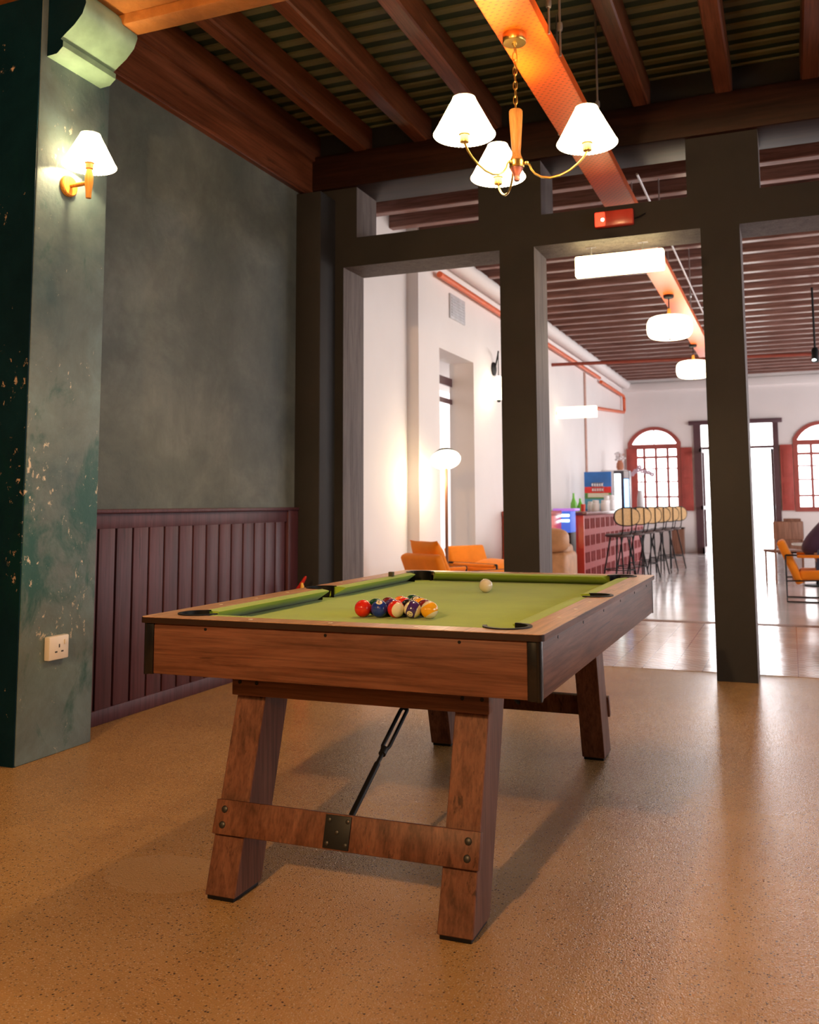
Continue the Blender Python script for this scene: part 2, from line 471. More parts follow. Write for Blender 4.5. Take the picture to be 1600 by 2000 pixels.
# ------------------------------------------------------------------ setting: near room
PY0, PY1 = 6.24, 6.60            # partition faces
struct(B().box(-7, 5.5, -4.5, 6.55, -.1, 0).build('floor', M['terrazzo'], smooth=False))
struct(B().box(-4.1, 5.6, 6.55, 9.2, -.1, 0.002).build('floor_tiles', M['tiles'], smooth=False))
struct(B().box(-4.1, 5.6, 9.2, 22, -.1, 0.002).build('floor_far', M['screed'], smooth=False))
sbox('trim_1', M['bin_wood'], -3.9, 5.5, 9.12, 9.26, 0, .004)     # worn threshold strip in the tiles
sbox('wall_left', M['wall_green'], -3.7, -3.42, 3.6, 6.3, 0, 4.15)
sbox('wall_pillar', M['pillar'], -3.75, -3.2, 3.2, 3.67, 0, 3.62, bev=.008)
sbox('wall_return', M['pillar_dark'], -7, -3.205, 3.195, 3.5, 0, 4.1)
sbox('wall_west', M['wall_green'], -7.1, -6.9, -4.5, 3.4, 0, 4.1)
sbox('wall_back', M['wall_green'], -7, 5.6, -4.6, -4.4, 0, 4.1)
nr = B(); t = B().plate([(-4.5, 0), (6.4, 0), (6.4, 4.1), (-4.5, 4.1)], [[(1.4, .7), (5.2, .7), (5.2, 2.8), (1.4, 2.8)]], 5.4, 5.6)
for v in t.bm.verts: v.co = Vector((v.co.z, v.co.x, v.co.y))
nr.merge(t.bm); struct(nr.build('wall_right', M['wall_green'], smooth=False))
f = B()
for yy in (1.43, 2.36, 3.3, 4.24, 5.17): f.box(5.44, 5.50, yy - .03, yy + .03, .7, 2.8)
for zz in (.73, 1.75, 2.77): f.box(5.44, 5.50, 1.4, 5.2, zz - .03, zz + .03)
struct(f.build('window_9', M['red_frame'], smooth=False))  # unseen window, added to bring cool daylight in from the right

# corner pier and the partition with its openings
p = B()
DZ, MZ, HZ = 2.9545, 3.18, 3.58
p.box(-3.6, -3.14, PY0, PY1, 0, DZ); p.box(-3.6, -3.027, PY0, PY1, MZ, HZ)
for a, b in ((-1.884, -1.628), (-.484, -.2355), (.916, 1.164), (2.316, 2.564), (3.716, 3.964), (5.0, 5.5)): p.box(a, b, PY0, PY1, 0, DZ)
for a, b in ((-2.04, -1.57), (-.563, -.10), (.91, 1.37), (2.38, 2.84), (3.85, 4.31), (5.2, 5.5)): p.box(a, b, PY0, PY1, MZ, HZ)
p.box(-3.6, 5.5, PY0, PY1, DZ, MZ)
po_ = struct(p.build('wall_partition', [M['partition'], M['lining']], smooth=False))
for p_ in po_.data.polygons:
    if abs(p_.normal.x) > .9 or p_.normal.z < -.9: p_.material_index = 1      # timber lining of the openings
sbox('wall_pier', M['partition'], -3.5, -3.212, 6.0, 6.3, 0, 3.5, bev=.01)
sbox('trim_2', M['beam_red'], -3.7, 5.5, 6.20, 6.64, HZ, 3.86, bev=.015)          # header beam on the partition

sbox('wall_above_header', M['partition'], -3.7, 5.5, 6.30, 6.64, 3.85, 4.2)
# wainscot on the left wall
w = B()
w.box(-3.428, -3.420, 3.6, 6.0, 0, 1.1)
w.box(-3.425, -3.396, 3.6, 6.0, 0, .078, bev=.004); w.box(-3.425, -3.398, 3.6, 6.0, 1.012, 1.095, bev=.003)
w.box(-3.425, -3.375, 3.6, 6.0, 1.093, 1.116, bev=.006)
ys = [3.65, 3.775] + [3.911 + .1378 * i for i in range(15)]
for a, b in zip(ys[:-1], ys[1:]):
    w.box(-3.422, -3.400, a + .008, b - .008, .07, 1.015, bev=.002)
w.box(-3.425, -3.385, 5.86, 6.0, 0, 1.1, bev=.003)
struct(w.build('trim_3', M['wains'], smooth=True))

# ceiling: wall plate, joists, ribbed deck, beam on the pillar
pl = B(); pl.box(-3.6, -3.395, 3.4, 6.3, 3.535, 4.05); pl.box(-3.6, -3.378, 3.4, 6.3, 3.515, 3.545, bev=.006); pl.box(-3.6, -3.372, 3.4, 6.3, 3.82, 4.05, bev=.006)
struct(pl.build('trim_4', M['joist']))
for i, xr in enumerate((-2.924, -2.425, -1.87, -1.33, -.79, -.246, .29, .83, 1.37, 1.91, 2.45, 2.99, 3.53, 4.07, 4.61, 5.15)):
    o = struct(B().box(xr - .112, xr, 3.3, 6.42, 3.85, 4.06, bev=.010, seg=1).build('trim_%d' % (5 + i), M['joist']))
dk = B(); dk.box(-7, 5.6, -4.6, 6.66, 4.072, 4.2)
dk.mi = 1
y = 3.62
while y < 6.3:
    dk.prism([(y, 4.075), (y + .006, 4.060), (y + .058, 4.060), (y + .064, 4.075)], 0, -3.6, 5.5)
    y += .1400
struct(dk.build('ceiling', [M['deck_green'], M['deck_rib']], smooth=False))
bb = B(); bb.box(-3.6, 5.5, 2.9, 3.50, 3.55, 4.12, bev=.02); bb.box(-3.22, 5.5, 3.49, 3.61, 3.50, 3.86, bev=.012)
struct(bb.build('trim_30', M['orange_beam']))
cb = B().prism([(-3.25, 3.255), (-3.14, 3.262), (-3.105, 3.29), (-3.105, 3.318), (-3.12, 3.33), (-3.09, 3.352), (-3.04, 3.385), (-2.995, 3.43), (-2.975, 3.48), (-2.985, 3.53), (-3.01, 3.56), (-3.25, 3.56)], 1, 3.235, 3.60)
co_ = struct(cb.build('trim_31', [M['corbel'], M['pillar_dark']], angle=40))
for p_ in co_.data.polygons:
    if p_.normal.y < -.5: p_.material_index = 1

# ------------------------------------------------------------------ setting: far room
FX, FY = -3.577, 21.7
sbox('wall_far_left', M['white_wall'], -4.0, -3.712, 6.6, 8.86, 0, 4.3)
lw = B()
lw.box(-3.895, FX, 8.86, 9.476, 0, 4.3); lw.box(-3.895, FX, 10.67, FY, 0, 4.3); lw.box(-3.895, FX, 9.476, 10.67, 2.87, 4.3)
struct(lw.build('wall_far_left_long', M['white_wall'], smooth=False))
wf = B()
wf.box(-3.88, -3.86, 9.49, 9.55, 0, 2.87); wf.box(-3.88, -3.86, 9.55, 10.67, 2.36, 2.42); wf.box(-3.88, -3.86, 9.55, 10.67, 2.58, 2.68)
wo = struct(wf.build('window_1', M['door_paint'], smooth=False))
g = B().box(-3.874, -3.870, 9.5, 10.67, 0, 2.87).build('pane', M['pane'], wo, smooth=False)
sbox('exterior_skyblock_wall', M['white_wall'], -6.3, -6.0, 3.6, 18, -.1, 5.2)  # added outside to block sky light from the window jamb
sbox('exterior_skyblock_eave', M['white_wall'], -5.3, -3.9, 3.6, 18, 3.0, 3.1)  # unseen overhang, added to keep direct sky off the jamb
sbox('ground_alley', M['pavement'], -6.0, -3.95, 3.6, 18, -.12, -.02)
# far wall with the two arched windows and the door between
def arch(x0, x1, zs, rise, n=14):
    """arc points from x1 to x0 with springing zs"""
    c = (x0 + x1) / 2; h = (x1 - x0) / 2; R = (h * h + rise * rise) / (2 * rise); zc = zs + rise - R
    a = math.asin(h / R)
    return [(c + R * math.sin(a - 2 * a * i / n), zc + R * math.cos(a - 2 * a * i / n)) for i in range(n + 1)]
W1 = (-3.49, -2.29); W2 = (.10, 1.30); W3 = (2.1, 3.3); DO = (-2.0, -.19)
fwall = B()
def arched_wall(x0, x1, op):
    a, b = op
    loop = [(x0, 0), (x1, 0), (x1, 4.3), (x0, 4.3)]
    hole = [(a, .925), (b, .925)] + arch(a, b, 2.52, .37)
    t = B().plate(loop, [hole], FY, FY + .32)
    for v in t.bm.verts: v.co = Vector((v.co.x, v.co.z, v.co.y))
    fwall.merge(t.bm)
arched_wall(-3.9, -2.0, W1); arched_wall(-.19, 1.75, W2); arched_wall(1.75, 5.6, W3)
fwall.box(-2.0, -.19, FY, FY + .32, 2.93, 4.3)
struct(fwall.build('wall_far', M['white_wall'], smooth=False))
sbox('trim_32', M['white_wall'], -3.6, 5.5, FY - .06, FY + .02, 3.73, 3.92, bev=.02)
def window(n, op, lsh, rsh):
    a, b = op
    f = B(); t = .10
    out = [(a, .925), (b, .925)] + arch(a, b, 2.52, .37)
    inn = [(a + t, .925 + t), (b - t, .925 + t)] + arch(a + t, b - t, 2.50, .31)
    q = B().plate(out, [inn], FY - .03, FY + .07)
    for v in q.bm.verts: v.co = Vector((v.co.x, v.co.z, v.co.y))
    f.merge(q.bm)
    f.box(a + .02, b - .02, FY - .02, FY + .06, 2.375, 2.485)
    for i in (1, 2, 3):
        x = a + .366 + (b - a - .366) * (i - 1) / 3.15; f.box(x - .028, x + .028, FY + .01, FY + .05, 1.0, 2.41)
    for z, hz in ((1.27, .022), (1.62, .016), (1.92, .016), (2.185, .028)): f.box(a + .05, b - .05, FY + .012, FY + .038, z - hz, z + hz)
    f.box((a + b) / 2 - .012, (a + b) / 2 + .012, FY + .01, FY + .04, 2.45, 2.86)
    o = struct(f.build('window_%d' % n, M['red_frame'], smooth=False))
    pn = B().box(a + .04, b - .04, FY + .055, FY + .06, .96, 2.83).build('pane', M['pane'], o, smooth=False)
    for (s0, s1) in (lsh, rsh):
        sh = B().box(s0, s1, FY - .07, FY - .025, .95, 2.39, bev=.006)
        m0, m1 = s0 + .05, s1 - .05
        sh.box(m0, m1, FY - .085, FY - .065, 1.08, 1.55, bev=.004); sh.box(m0, m1, FY - .085, FY - .065, 1.68, 2.26, bev=.004)
        sh.build('shutter', M['red_paint'], o)
    return o
window(2, W1, (-3.52, -3.27), (-2.285, -2.04)); window(3, W2, (-.17, .085), (1.32, 1.56)); window(4, W3, (1.78, 2.06), (3.33, 3.6))
d = B()
d.box(-2.1, -.10, FY - .07, FY + .1, 2.89, 2.985, bev=.008); d.box(-2.0, -1.84, FY - .05, FY + .1, 0, 2.9); d.box(-.31, -.19, FY - .05, FY + .1, 0, 2.9)
d.box(-1.85, -.3, FY, FY + .06, 2.33, 2.39); d.box(-1.08, -1.04, FY, FY + .05, 2.36, 2.9)
dr = struct(d.build('door_1', M['door_paint'], smooth=True))
def leaf(x, y0, y1):
    l = B()
    for (a, b, c, e) in ((y0, y0 - .07, 0.02, 2.32), (y1 + .07, y1, .02, 2.32)): l.box(x - .025, x + .025, b, a, c, e)
    for z0, z1 in ((.02, .16), (.98, 1.06), (2.24, 2.32)): l.box(x - .024, x + .024, y1, y0, z0, z1)
    return l.build('door_leaf', M['door_paint'], dr, smooth=False)
leaf(-1.80, FY - .02, FY - .72); leaf(-.34, FY + .9, FY + .1)
# right wall of the far room: four tall windows
rw = B(); RX = 5.4
wy = [(7.0, 10.2), (10.8, 14.0), (14.6, 17.8), (18.4, 21.4)]
t = B().plate([(6.4, 0), (22, 0), (22, 4.3), (6.4, 4.3)], [[(a, .2), (b, .2), (b, 3.8), (a, 3.8)] for a, b in wy], RX, RX + .3)
for v in t.bm.verts: v.co = Vector((v.co.z, v.co.x, v.co.y))
rw.merge(t.bm); struct(rw.build('wall_far_right', M['white_wall'], smooth=False))
for i, (a, b) in enumerate(wy):
    f = B()
    for yy in (a + .03, (a + b) / 2, b - .03): f.box(RX + .02, RX + .08, yy - .04, yy + .04, .2, 3.8)
    for zz in (.24, 1.4, 2.6, 3.76): f.box(RX + .02, RX + .08, a, b, zz - .035, zz + .035)
    struct(f.build('window_%d' % (5 + i), M['red_frame'], smooth=False))
sbox('ceiling_far', M['deck'], -4.1, 5.7, 6.6, 22.1, 4.16, 4.26)
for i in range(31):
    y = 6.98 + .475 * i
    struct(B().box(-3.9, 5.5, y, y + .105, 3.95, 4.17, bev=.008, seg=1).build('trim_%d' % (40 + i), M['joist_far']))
struct(B().tube([(-3.49, 8.9, 3.90), (-3.49, FY, 3.90)], .10, 12).build('trim_33', M['white_wall']))
struct(B().box(-25, 25, 22.02, 60, -.12, -.02).build('ground_outside', M['pavement'], smooth=False))

# ------------------------------------------------------------------ pool table
TX, TY = -1.218, 2.305
TW, TL, TH = 1.2434, 2.0545, .80
pt = thing('pool_table', 'walnut brown pool table with lime green cloth standing on thick leaning legs', 'pool table', (TX, TY, 0))
hw = TW / 2
POCK = [(-.492, .122), (.492, .122), (-.492, TL - .122), (.492, TL - .122), (-.548, TL / 2), (.548, TL / 2)]
RIN = .535; NOSE = .483; BIN0, BIN1 = .078, TL - .078; BN0, BN1 = .130, TL - .130
def arcpts(c, r, a0, a1, n):
    return [(c[0] + r * math.cos(a0 + (a1 - a0) * i / n), c[1] + r * math.sin(a0 + (a1 - a0) * i / n)) for i in range(n + 1)]
def inner_loop(rad, x, b0, b1):
    """rectangle of half width x with pocket bulges, counter-clockwise"""
    pts = []
    def bulge(c, start, end):
        a0 = math.atan2(start[1] - c[1], start[0] - c[0]); a1 = math.atan2(end[1] - c[1], end[0] - c[0])
        if a1 <= a0: a1 += 2 * PI
        pts.extend(arcpts(c, rad, a0, a1, 14))
    def hit_h(c, b, sgn):      # crossing with line y=b
        dy = b - c[1]; return (c[0] + sgn * math.sqrt(max(rad * rad - dy * dy, 0)), b)
    def hit_v(c, xx, sgn):
        dx = xx - c[0]; return (xx, c[1] + sgn * math.sqrt(max(rad * rad - dx * dx, 0)))
    c = POCK[0]; bulge(c, hit_v(c, -x, 1), hit_h(c, b0, 1))
    c = POCK[1]; bulge(c, hit_h(c, b0, -1), hit_v(c, x, 1))
    c = POCK[5]; bulge(c, hit_v(c, x, -1), hit_v(c, x, 1))
    c = POCK[3]; bulge(c, hit_v(c, x, -1), hit_h(c, b1, -1))
    c = POCK[2]; bulge(c, hit_h(c, b1, 1), hit_v(c, -x, -1))
    c = POCK[4]; bulge(c, hit_v(c, -x, 1), hit_v(c, -x, -1))
    return pts
def rrect(x0, x1, y0, y1, r, n=5):
    return arcpts((x0 + r, y0 + r), r, PI, 1.5 * PI, n) + arcpts((x1 - r, y0 + r), r, 1.5 * PI, 2 * PI, n) + arcpts((x1 - r, y1 - r), r, 0, .5 * PI, n) + arcpts((x0 + r, y1 - r), r, .5 * PI, PI, n)
cap = B()
loop = inner_loop(.062, RIN, BIN0, BIN1)
cap.plate(rrect(-hw, hw, 0, TL, .018), [loop], .7835, TH)
cap.mi = 1; cap.plate(rrect(-hw - .0015, hw + .0015, -.0015, TL + .0015, .019), [rrect(-hw + .004, hw - .004, .004, TL - .004, .016)], .782, .7985)
cap.mi = 2
for s in (-1, 1):
    for k in (.36, .58, .80, 1.25, 1.47, 1.69): cap.lathe([(.0065, 0), (.0065, .0012)], 12, Matrix.Translation((s * .578, k, TH - .0002)))
for b in (.040, TL - .040):
    for a in (-.26, 0, .26): cap.lathe([(.0065, 0), (.0065, .0012)], 12, Matrix.Translation((a, b, TH - .0002)))
tr_ = cap.build('top_rail', [M['rail_wood'], M['edge_dark'], M['sight'], M['wood_y']], pt, angle=30)
for p_ in tr_.data.polygons:
    if p_.material_index == 1 and abs(p_.normal.x) > .95: p_.material_index = 3
B().plate(inner_loop(.050, RIN + .005, BIN0 - .005, BIN1 + .005)[::-1], [], .745, .757).build('cloth', M['felt'], pt)
def cushion(p0, p1, inn, m0, m1):
    """from p0 to p1 along the rail; inn = inward unit vector; m0,m1 mitre lengths at the ends"""
    p0 = Vector((*p0, 0)); p1 = Vector((*p1, 0)); inn = Vector((*inn, 0)); d = (p1 - p0).normalized()
    prof = [(0, .7985), (.018, .8005), (.045, .7975), (.0535, .7955), (.0525, .7925), (.022, .775), (-.009, .757), (-.012, .757)]
    c = B(); bm = c.bm
    A = [bm.verts.new(p0 + inn * u + d * (m0 * u / .0525) + Vector((0, 0, z))) for u, z in prof]
    E = [bm.verts.new(p1 + inn * u - d * (m1 * u / .0525) + Vector((0, 0, z))) for u, z in prof]
    n = len(prof)
    for i in range(n): bm.faces.new((A[i], A[(i + 1) % n], E[(i + 1) % n], E[i]))
    bm.faces.new(A[::-1]); bm.faces.new(E)
    c.build('cushion', M['felt'], pt, angle=50)
cx = .030
cushion((-RIN + .098, BIN0), (RIN - .098, BIN0), (0, 1), cx, cx); cushion((RIN - .098, BIN1), (-RIN + .098, BIN1), (0, -1), cx, cx)
for s in (-1, 1):
    cushion((s * RIN, BIN0 + .10), (s * RIN, TL / 2 - .056), (-s, 0), cx, .016)
    cushion((s * RIN, TL / 2 + .056), (s * RIN, BIN1 - .10), (-s, 0), .016, cx)
for i, c in enumerate(POCK):
    k = B(); r = .0615
    ctr = (0, TL / 2); side = i >= 4
    ang = math.atan2(0 if side else (ctr[1] - c[1]), -c[0]) if side else math.atan2((1 if c[1] < 1 else -1), -math.copysign(1, c[0]))
    half = math.radians(62 if side else 50)
    a0, a1 = ang + half, ang + 2 * PI - half
    n = 26
    for j in range(n):
        q0 = a0 + (a1 - a0) * j / n; q1 = a0 + (a1 - a0) * (j + 1) / n
        for (ra, rb, za, zb) in ((r - .006, r - .006, .66, .8035), (r - .006, r + .006, .8035, .8035), (r + .006, r + .006, .8035, .7995)):
            v = [k.bm.verts.new((c[0] + R * math.cos(q), c[1] + R * math.sin(q), z)) for (R, q, z) in ((ra, q0, za), (ra, q1, za), (rb, q1, zb), (rb, q0, zb))]
            k.bm.faces.new(v)
    k.lathe([(.056, .655), (.056, .660)], 24, Matrix.Translation((c[0], c[1], 0)))
    k.build('pocket', M['black'], pt, angle=60)
SK = .010; AZ0, AZ1 = .633, .782
def apron(name, axis, *bx):
    a = B(); a.box(*bx, bev=.003); a.mi = 1
    if axis == 0:
        yo = bx[2] if bx[2] < .5 else bx[3]; s = -1 if bx[2] < .5 else 1
        for x in (-.394, 0, .394): a.tube([(x, yo - s * .002, .770), (x, yo + s * .0015, .770)], .0045, 10)
    else:
        xo = bx[0] if bx[0] < 0 else bx[1]; s = -1 if bx[0] < 0 else 1
        for yv in (.20, .53, .86, 1.19, 1.52, 1.85): a.tube([(xo - s * .002, yv, .768), (xo + s * .0015, yv, .768)], .0045, 10)
    a.build(name, [M['wood_x'] if axis == 0 else M['wood_y'], M['black']], pt)
apron('end_apron', 0, -hw + .045, hw - .045, SK, SK + .02, AZ0, AZ1); apron('end_apron', 0, -hw + .045, hw - .045, TL - SK - .02, TL - SK, AZ0, AZ1)
apron('side_apron', 1, -hw + SK, -hw + SK + .02, .028, TL - .028, AZ0, AZ1); apron('side_apron', 1, hw - SK - .02, hw - SK, .028, TL - .028, AZ0, AZ1)
for sx in (-1, 1):
    for yb, sy in ((0, 1), (TL, -1)):
        c = B(); xo = sx * (hw - SK + .002); yo = yb + sy * (SK - .002)
        def bx(x0, x1, y0, y1, bev=.003): c.box(min(x0, x1), max(x0, x1), min(y0, y1), max(y0, y1), AZ0 - .002, AZ1, bev=bev)
        bx(xo - sx * .037, xo - sx * .010, yo, yo + sy * .025); bx(xo, xo - sx * .020, yo + sy * .010, yo + sy * .022)
        c.tube([(xo - sx * .009, yo + sy * .009, AZ0 - .003), (xo - sx * .009, yo + sy * .009, AZ1)], .009, 16)
        c.build('corner_trim', M['trim_black'], pt)
# slate bed underside
B().box(-hw + .03, hw - .03, .03, TL - .03, .690, .744).build('bed', M['edge_dark'], pt, smooth=False)
def mirror_b(bm):
    for v in bm.verts: v.co.y = TL - v.co.y
for far in (0, 1):
    for sx in (-1, 1):
        l = B(); a0, a1 = (.309, .409) if sx > 0 else (-.409, -.309)
        def yz(z, back): return (.192 if back else .046) + .295 * z
        l.prism([(yz(.012, 0), .012), (yz(.70, 0), .70), (yz(.70, 1), .70), (yz(.012, 1), .012)], 0, a0, a1)
        bmesh.ops.bevel(l.bm, geom=l.bm.edges[:], offset=.0025, segments=1, affect='EDGES')
        if far: mirror_b(l.bm)
        lo = l.build('leg', M['wood_z'], pt)
        f = B().box(a0 + .006, a1 - .006, yz(0, 0) + .008, yz(0, 1) - .004, 0, .014, bev=.002)
        if far: mirror_b(f.bm)
        f.build('foot_pad', M['black'], lo)
    c = B().box(-.413, .418, .182, .222, .550, .634, bev=.003); c.mi = 1
    for x in (-.385, -.325, .34, .398): c.tube([(x, .184, .590), (x, .1805, .590)], .006, 12)
    if far: mirror_b(c.bm)
    c.build('cross_beam', [M['wood_x'], M['black']], pt)
    s = B(); mt = Matrix.Translation((0, .106, .215)) @ Matrix.Rotation(-math.atan(.295), 4, 'X')
    s.box(-.404, .418, -.022, .002, -.047, .047, bev=.003, mat=mt)
    so = B(); so.merge(s.bm.copy()); s.bm.free(); so.mi = 1
    for x in (-.372, .385):
        for z in (-.021, .021): so.lathe([(.010, 0), (.010, .002), (.007, .004)], 14, mt @ Matrix.Translation((x, -.022, z)) @ Matrix.Rotation(PI / 2, 4, 'X'))
    if far: mirror_b(so.bm)
    st = so.build('stretcher', [M['wood_z'], M['bolt']], pt)
    q = B(); q.box(-.038, .041, -.027, -.0215, -.043, .043, bev=.001, mat=mt); q.mi = 1
    for x, z in ((0, 0), (-.027, -.03), (.03, -.03), (-.027, .03), (.03, .03)): q.lathe([(.0065, 0), (.0065, .0015), (.004, .003)], 12, mt @ Matrix.Translation((x + .0015, -.027, z)) @ Matrix.Rotation(PI / 2, 4, 'X'))
    if far: mirror_b(q.bm)
    q.build('bracket_plate', [M['black_metal'], M['bolt']], st)
    r = B(); A = Vector((0, .128, .211)); D = Vector((0, .393, .219)).normalized(); P = lambda t: A + D * t
    side = Vector((1, 0, 0))
    r.tube([P(0), P(.26)], .0095, 12); r.tube([P(.25), P(.30), P(.305)], [.0065, .0065, .011], 12)
    r.tube([P(.30), P(.325)], .012, 12)
    for sg in (-1, 1): r.tube([P(.315) + side * sg * .004, P(.335) + side * sg * .0115, P(.50) + side * sg * .0115, P(.52) + side * sg * .004], .0062, 10)
    r.tube([P(.512), P(.535)], .012, 12); r.tube([P(.53), P(.88)], .0075, 12)
    if far: mirror_b(r.bm)
    r.build('tension_rod', M['black_metal'], pt)

# ------------------------------------------------------------------ balls
RB = .02858; CZ = .757 + RB
def text_mesh(s, size):
    cu = bpy.data.curves.new('number', 'FONT'); cu.body = s; cu.size = size; cu.align_x = 'CENTER'; cu.align_y = 'CENTER'; cu.resolution_u = 3
    o = bpy.data.objects.new('number', cu); COL.objects.link(o)
    dg = bpy.context.evaluated_depsgraph_get(); me = bpy.data.meshes.new_from_object(o.evaluated_get(dg))
    bpy.data.objects.remove(o); bpy.data.curves.remove(cu)
    return me
BALLC = {'yellow': (.80, .36, .015), 'blue': (.012, .035, .28), 'red': (.62, .02, .01), 'purple': (.055, .02, .14), 'orange': (.80, .16, .01), 'green': (.005, .05, .025), 'maroon': (.16, .015, .02), 'black': (.012, .01, .012)}
IV = (.70, .62, .47)
def ball_mat(col, stripe):
    m, nt, bs = new_mat('gloss resin %s%s' % (col, ' stripe' if stripe else ''))
    c = BALLC.get(col, IV)
    if stripe:
        tc = nt.nodes.new('ShaderNodeTexCoord'); sp = nt.nodes.new('ShaderNodeSeparateXYZ'); lk(nt, tc.outputs['Object'], sp.inputs[0])
        lk(nt, mixc(nt, mathn(nt, 'LESS_THAN', mathn(nt, 'ABSOLUTE', sp.outputs['Z']), RB * .56), IV, c), bs.inputs['Base Color'])
    else: bs.inputs['Base Color'].default_value = (*c, 1)
    bs.inputs['Roughness'].default_value = .08; bs.inputs['Coat Weight'].default_value = .4
    return m
M['spot'] = plain('ivory number spot', IV, .15, 0, .02)
M['ink'] = plain('black number ink', (.01, .01, .01), .3)
MB = {}
def make_ball(pos, col, stripe, num, spot, pole, label, group=None):
    """spot/pole: world directions of the number spot and of the stripe's axis"""
    sp = Vector(spot).normalized(); po = Vector(pole).normalized()
    if stripe: sp = (sp - po * sp.dot(po)).normalized()
    else: po = (po - sp * po.dot(sp)).normalized()
    yv = po.cross(sp)
    rot = Matrix((sp, yv, po)).transposed()
    key = (col, stripe)
    if key not in MB: MB[key] = ball_mat(col, stripe)
    b = B().ell((0, 0, 0), (RB, RB, RB), 40, 24).build('cue_ball' if num is None else 'billiard_ball', MB[key])
    b.matrix_world = Matrix.Translation(pos) @ rot.to_4x4()
    tag(b, label, 'ball', group)
    if num is not None:
        s = B(); n = 20; R1 = RB * 1.004; th = .38
        ctr = s.bm.verts.new((R1, 0, 0)); rings = []
        for j in range(1, 5):
            t = th * j / 4; rings.append([s.bm.verts.new((R1 * math.cos(t), R1 * math.sin(t) * math.cos(2 * PI * k / n), R1 * math.sin(t) * math.sin(2 * PI * k / n))) for k in range(n)])
        for k in range(n): s.bm.faces.new((ctr, rings[0][k], rings[0][(k + 1) % n]))
        for j in range(3):
            for k in range(n): s.bm.faces.new((rings[j][k], rings[j + 1][k], rings[j + 1][(k + 1) % n], rings[j][(k + 1) % n]))
        so = s.build('number_spot', M['spot'], b)
        me = text_mesh(num, RB * .62)
        tb_ = bmesh.new(); tb_.from_mesh(me); bmesh.ops.triangulate(tb_, faces=tb_.faces[:]); bmesh.ops.subdivide_edges(tb_, edges=tb_.edges[:], cuts=3, use_grid_fill=True); tb_.to_mesh(me); tb_.free()
        for v in me.vertices:
            q = Vector((RB, v.co.x, v.co.y)).normalized() * RB * 1.009; v.co = q
        me.materials.append(M['ink'])
        o = bpy.data.objects.new('number', me); COL.objects.link(o); o.parent = so
    return b
e1 = Vector((.9937, .112, 0)); e2 = Vector((-.112, .9937, 0)); P0 = Vector((-1.344, 2.822, CZ))
SP = .05735
def rk(row, i): return P0 + e1 * SP * (i + row * .5) + e2 * SP * .8665 * row
cam_p = Vector((0, 0, CAM_H))
def cdir(p): return (cam_p - p).normalized()
RT, UPV = Vector(rt), Vector(up)
G = 'racked pool balls'
def bl(row, i, col, stripe, num, spot, pole, label):
    p = rk(row, i); c = cdir(p)
    S = c * spot[0] + RT * spot[1] + UPV * spot[2]; P = c * pole[0] + RT * pole[1] + UPV * pole[2]
    make_ball(p, col, stripe, num, S, P, label, G)
bl(0, 0, 'red', 0, '3', (-1, .2, -.3), (0, 0, 1), 'glossy plain red ball at the left end of the front row')
bl(0, 1, 'blue', 0, '6', (.50, -.02, .86), (-.86, .0, .5), 'glossy blue ball with a cream number spot on top')
bl(0, 2, 'red', 1, '11', (-.3, -.3, -.9), (.86, .42, -.16), 'red striped ball turning its cream end to the front')
bl(0, 3, 'purple', 1, '12', (.80, -.48, -.42), (.22, .92, -.40), 'purple striped ball showing the number 12')
bl(0, 4, 'yellow', 1, '9', (-.8, .1, .6), (.35, .45, -.86), 'amber yellow striped ball at the right end of the front row')
bl(1, 0, 'green', 0, '14', (-.5, .5, .2), (0, 0, 1), 'dark green ball tucked behind the red and blue ones')
bl(1, 1, 'purple', 0, '4', (-.6, .1, .7), (0, 0, 1), 'plain purple ball behind the gap of the blue and red striped ones')
bl(1, 2, 'black', 0, '8', (.35, .60, .58), (0, 0, 1), 'black ball in the middle of the second row')
bl(1, 3, 'maroon', 0, '7', (-.6, -.2, .2), (0, 0, 1), 'dark maroon ball behind the amber striped one')
bl(2, 0, 'maroon', 1, '15', (-.6, .2, .2), (.3, 1, 0), 'maroon striped ball at the left of the third row')
bl(2, 1, 'red', 0, '5', (-.7, .2, .2), (.2, .2, .9), 'plain red ball in the middle of the third row')
bl(2, 2, 'yellow', 0, '1', (-.5, .2, .8), (0, 0, 1), 'plain yellow ball at the right of the third row')
bl(3, 0, 'orange', 1, '13', (-.6, .2, .2), (.2, 1, .1), 'orange striped ball at the left of the fourth row')
bl(3, 1, 'black', 1, '10', (.5, .2, .6), (.2, 1, -.1), 'ball with a dark stripe at the right of the fourth row')
bl(4, 0, 'green', 1, '14', (-.6, .2, .2), (.2, 1, 0), 'green striped ball at the far tip of the rack')
make_ball(Vector((-1.216, 3.757, CZ)), 'ivory', 0, None, (0, 0, 1), (0, 1, 0), 'cream cue ball alone near the far end of the green cloth')
ck = B().box(-.0105, .0105, -.0105, .0105, 0, .021, bev=.001).build('chalk_cube', plain('olive chalk', (.06, .055, .03), .9)); ck.location = (TX - .512, TY + 1.63, .8005)
tag(ck, 'small dark chalk cube on the far left cushion of the pool table', 'chalk')

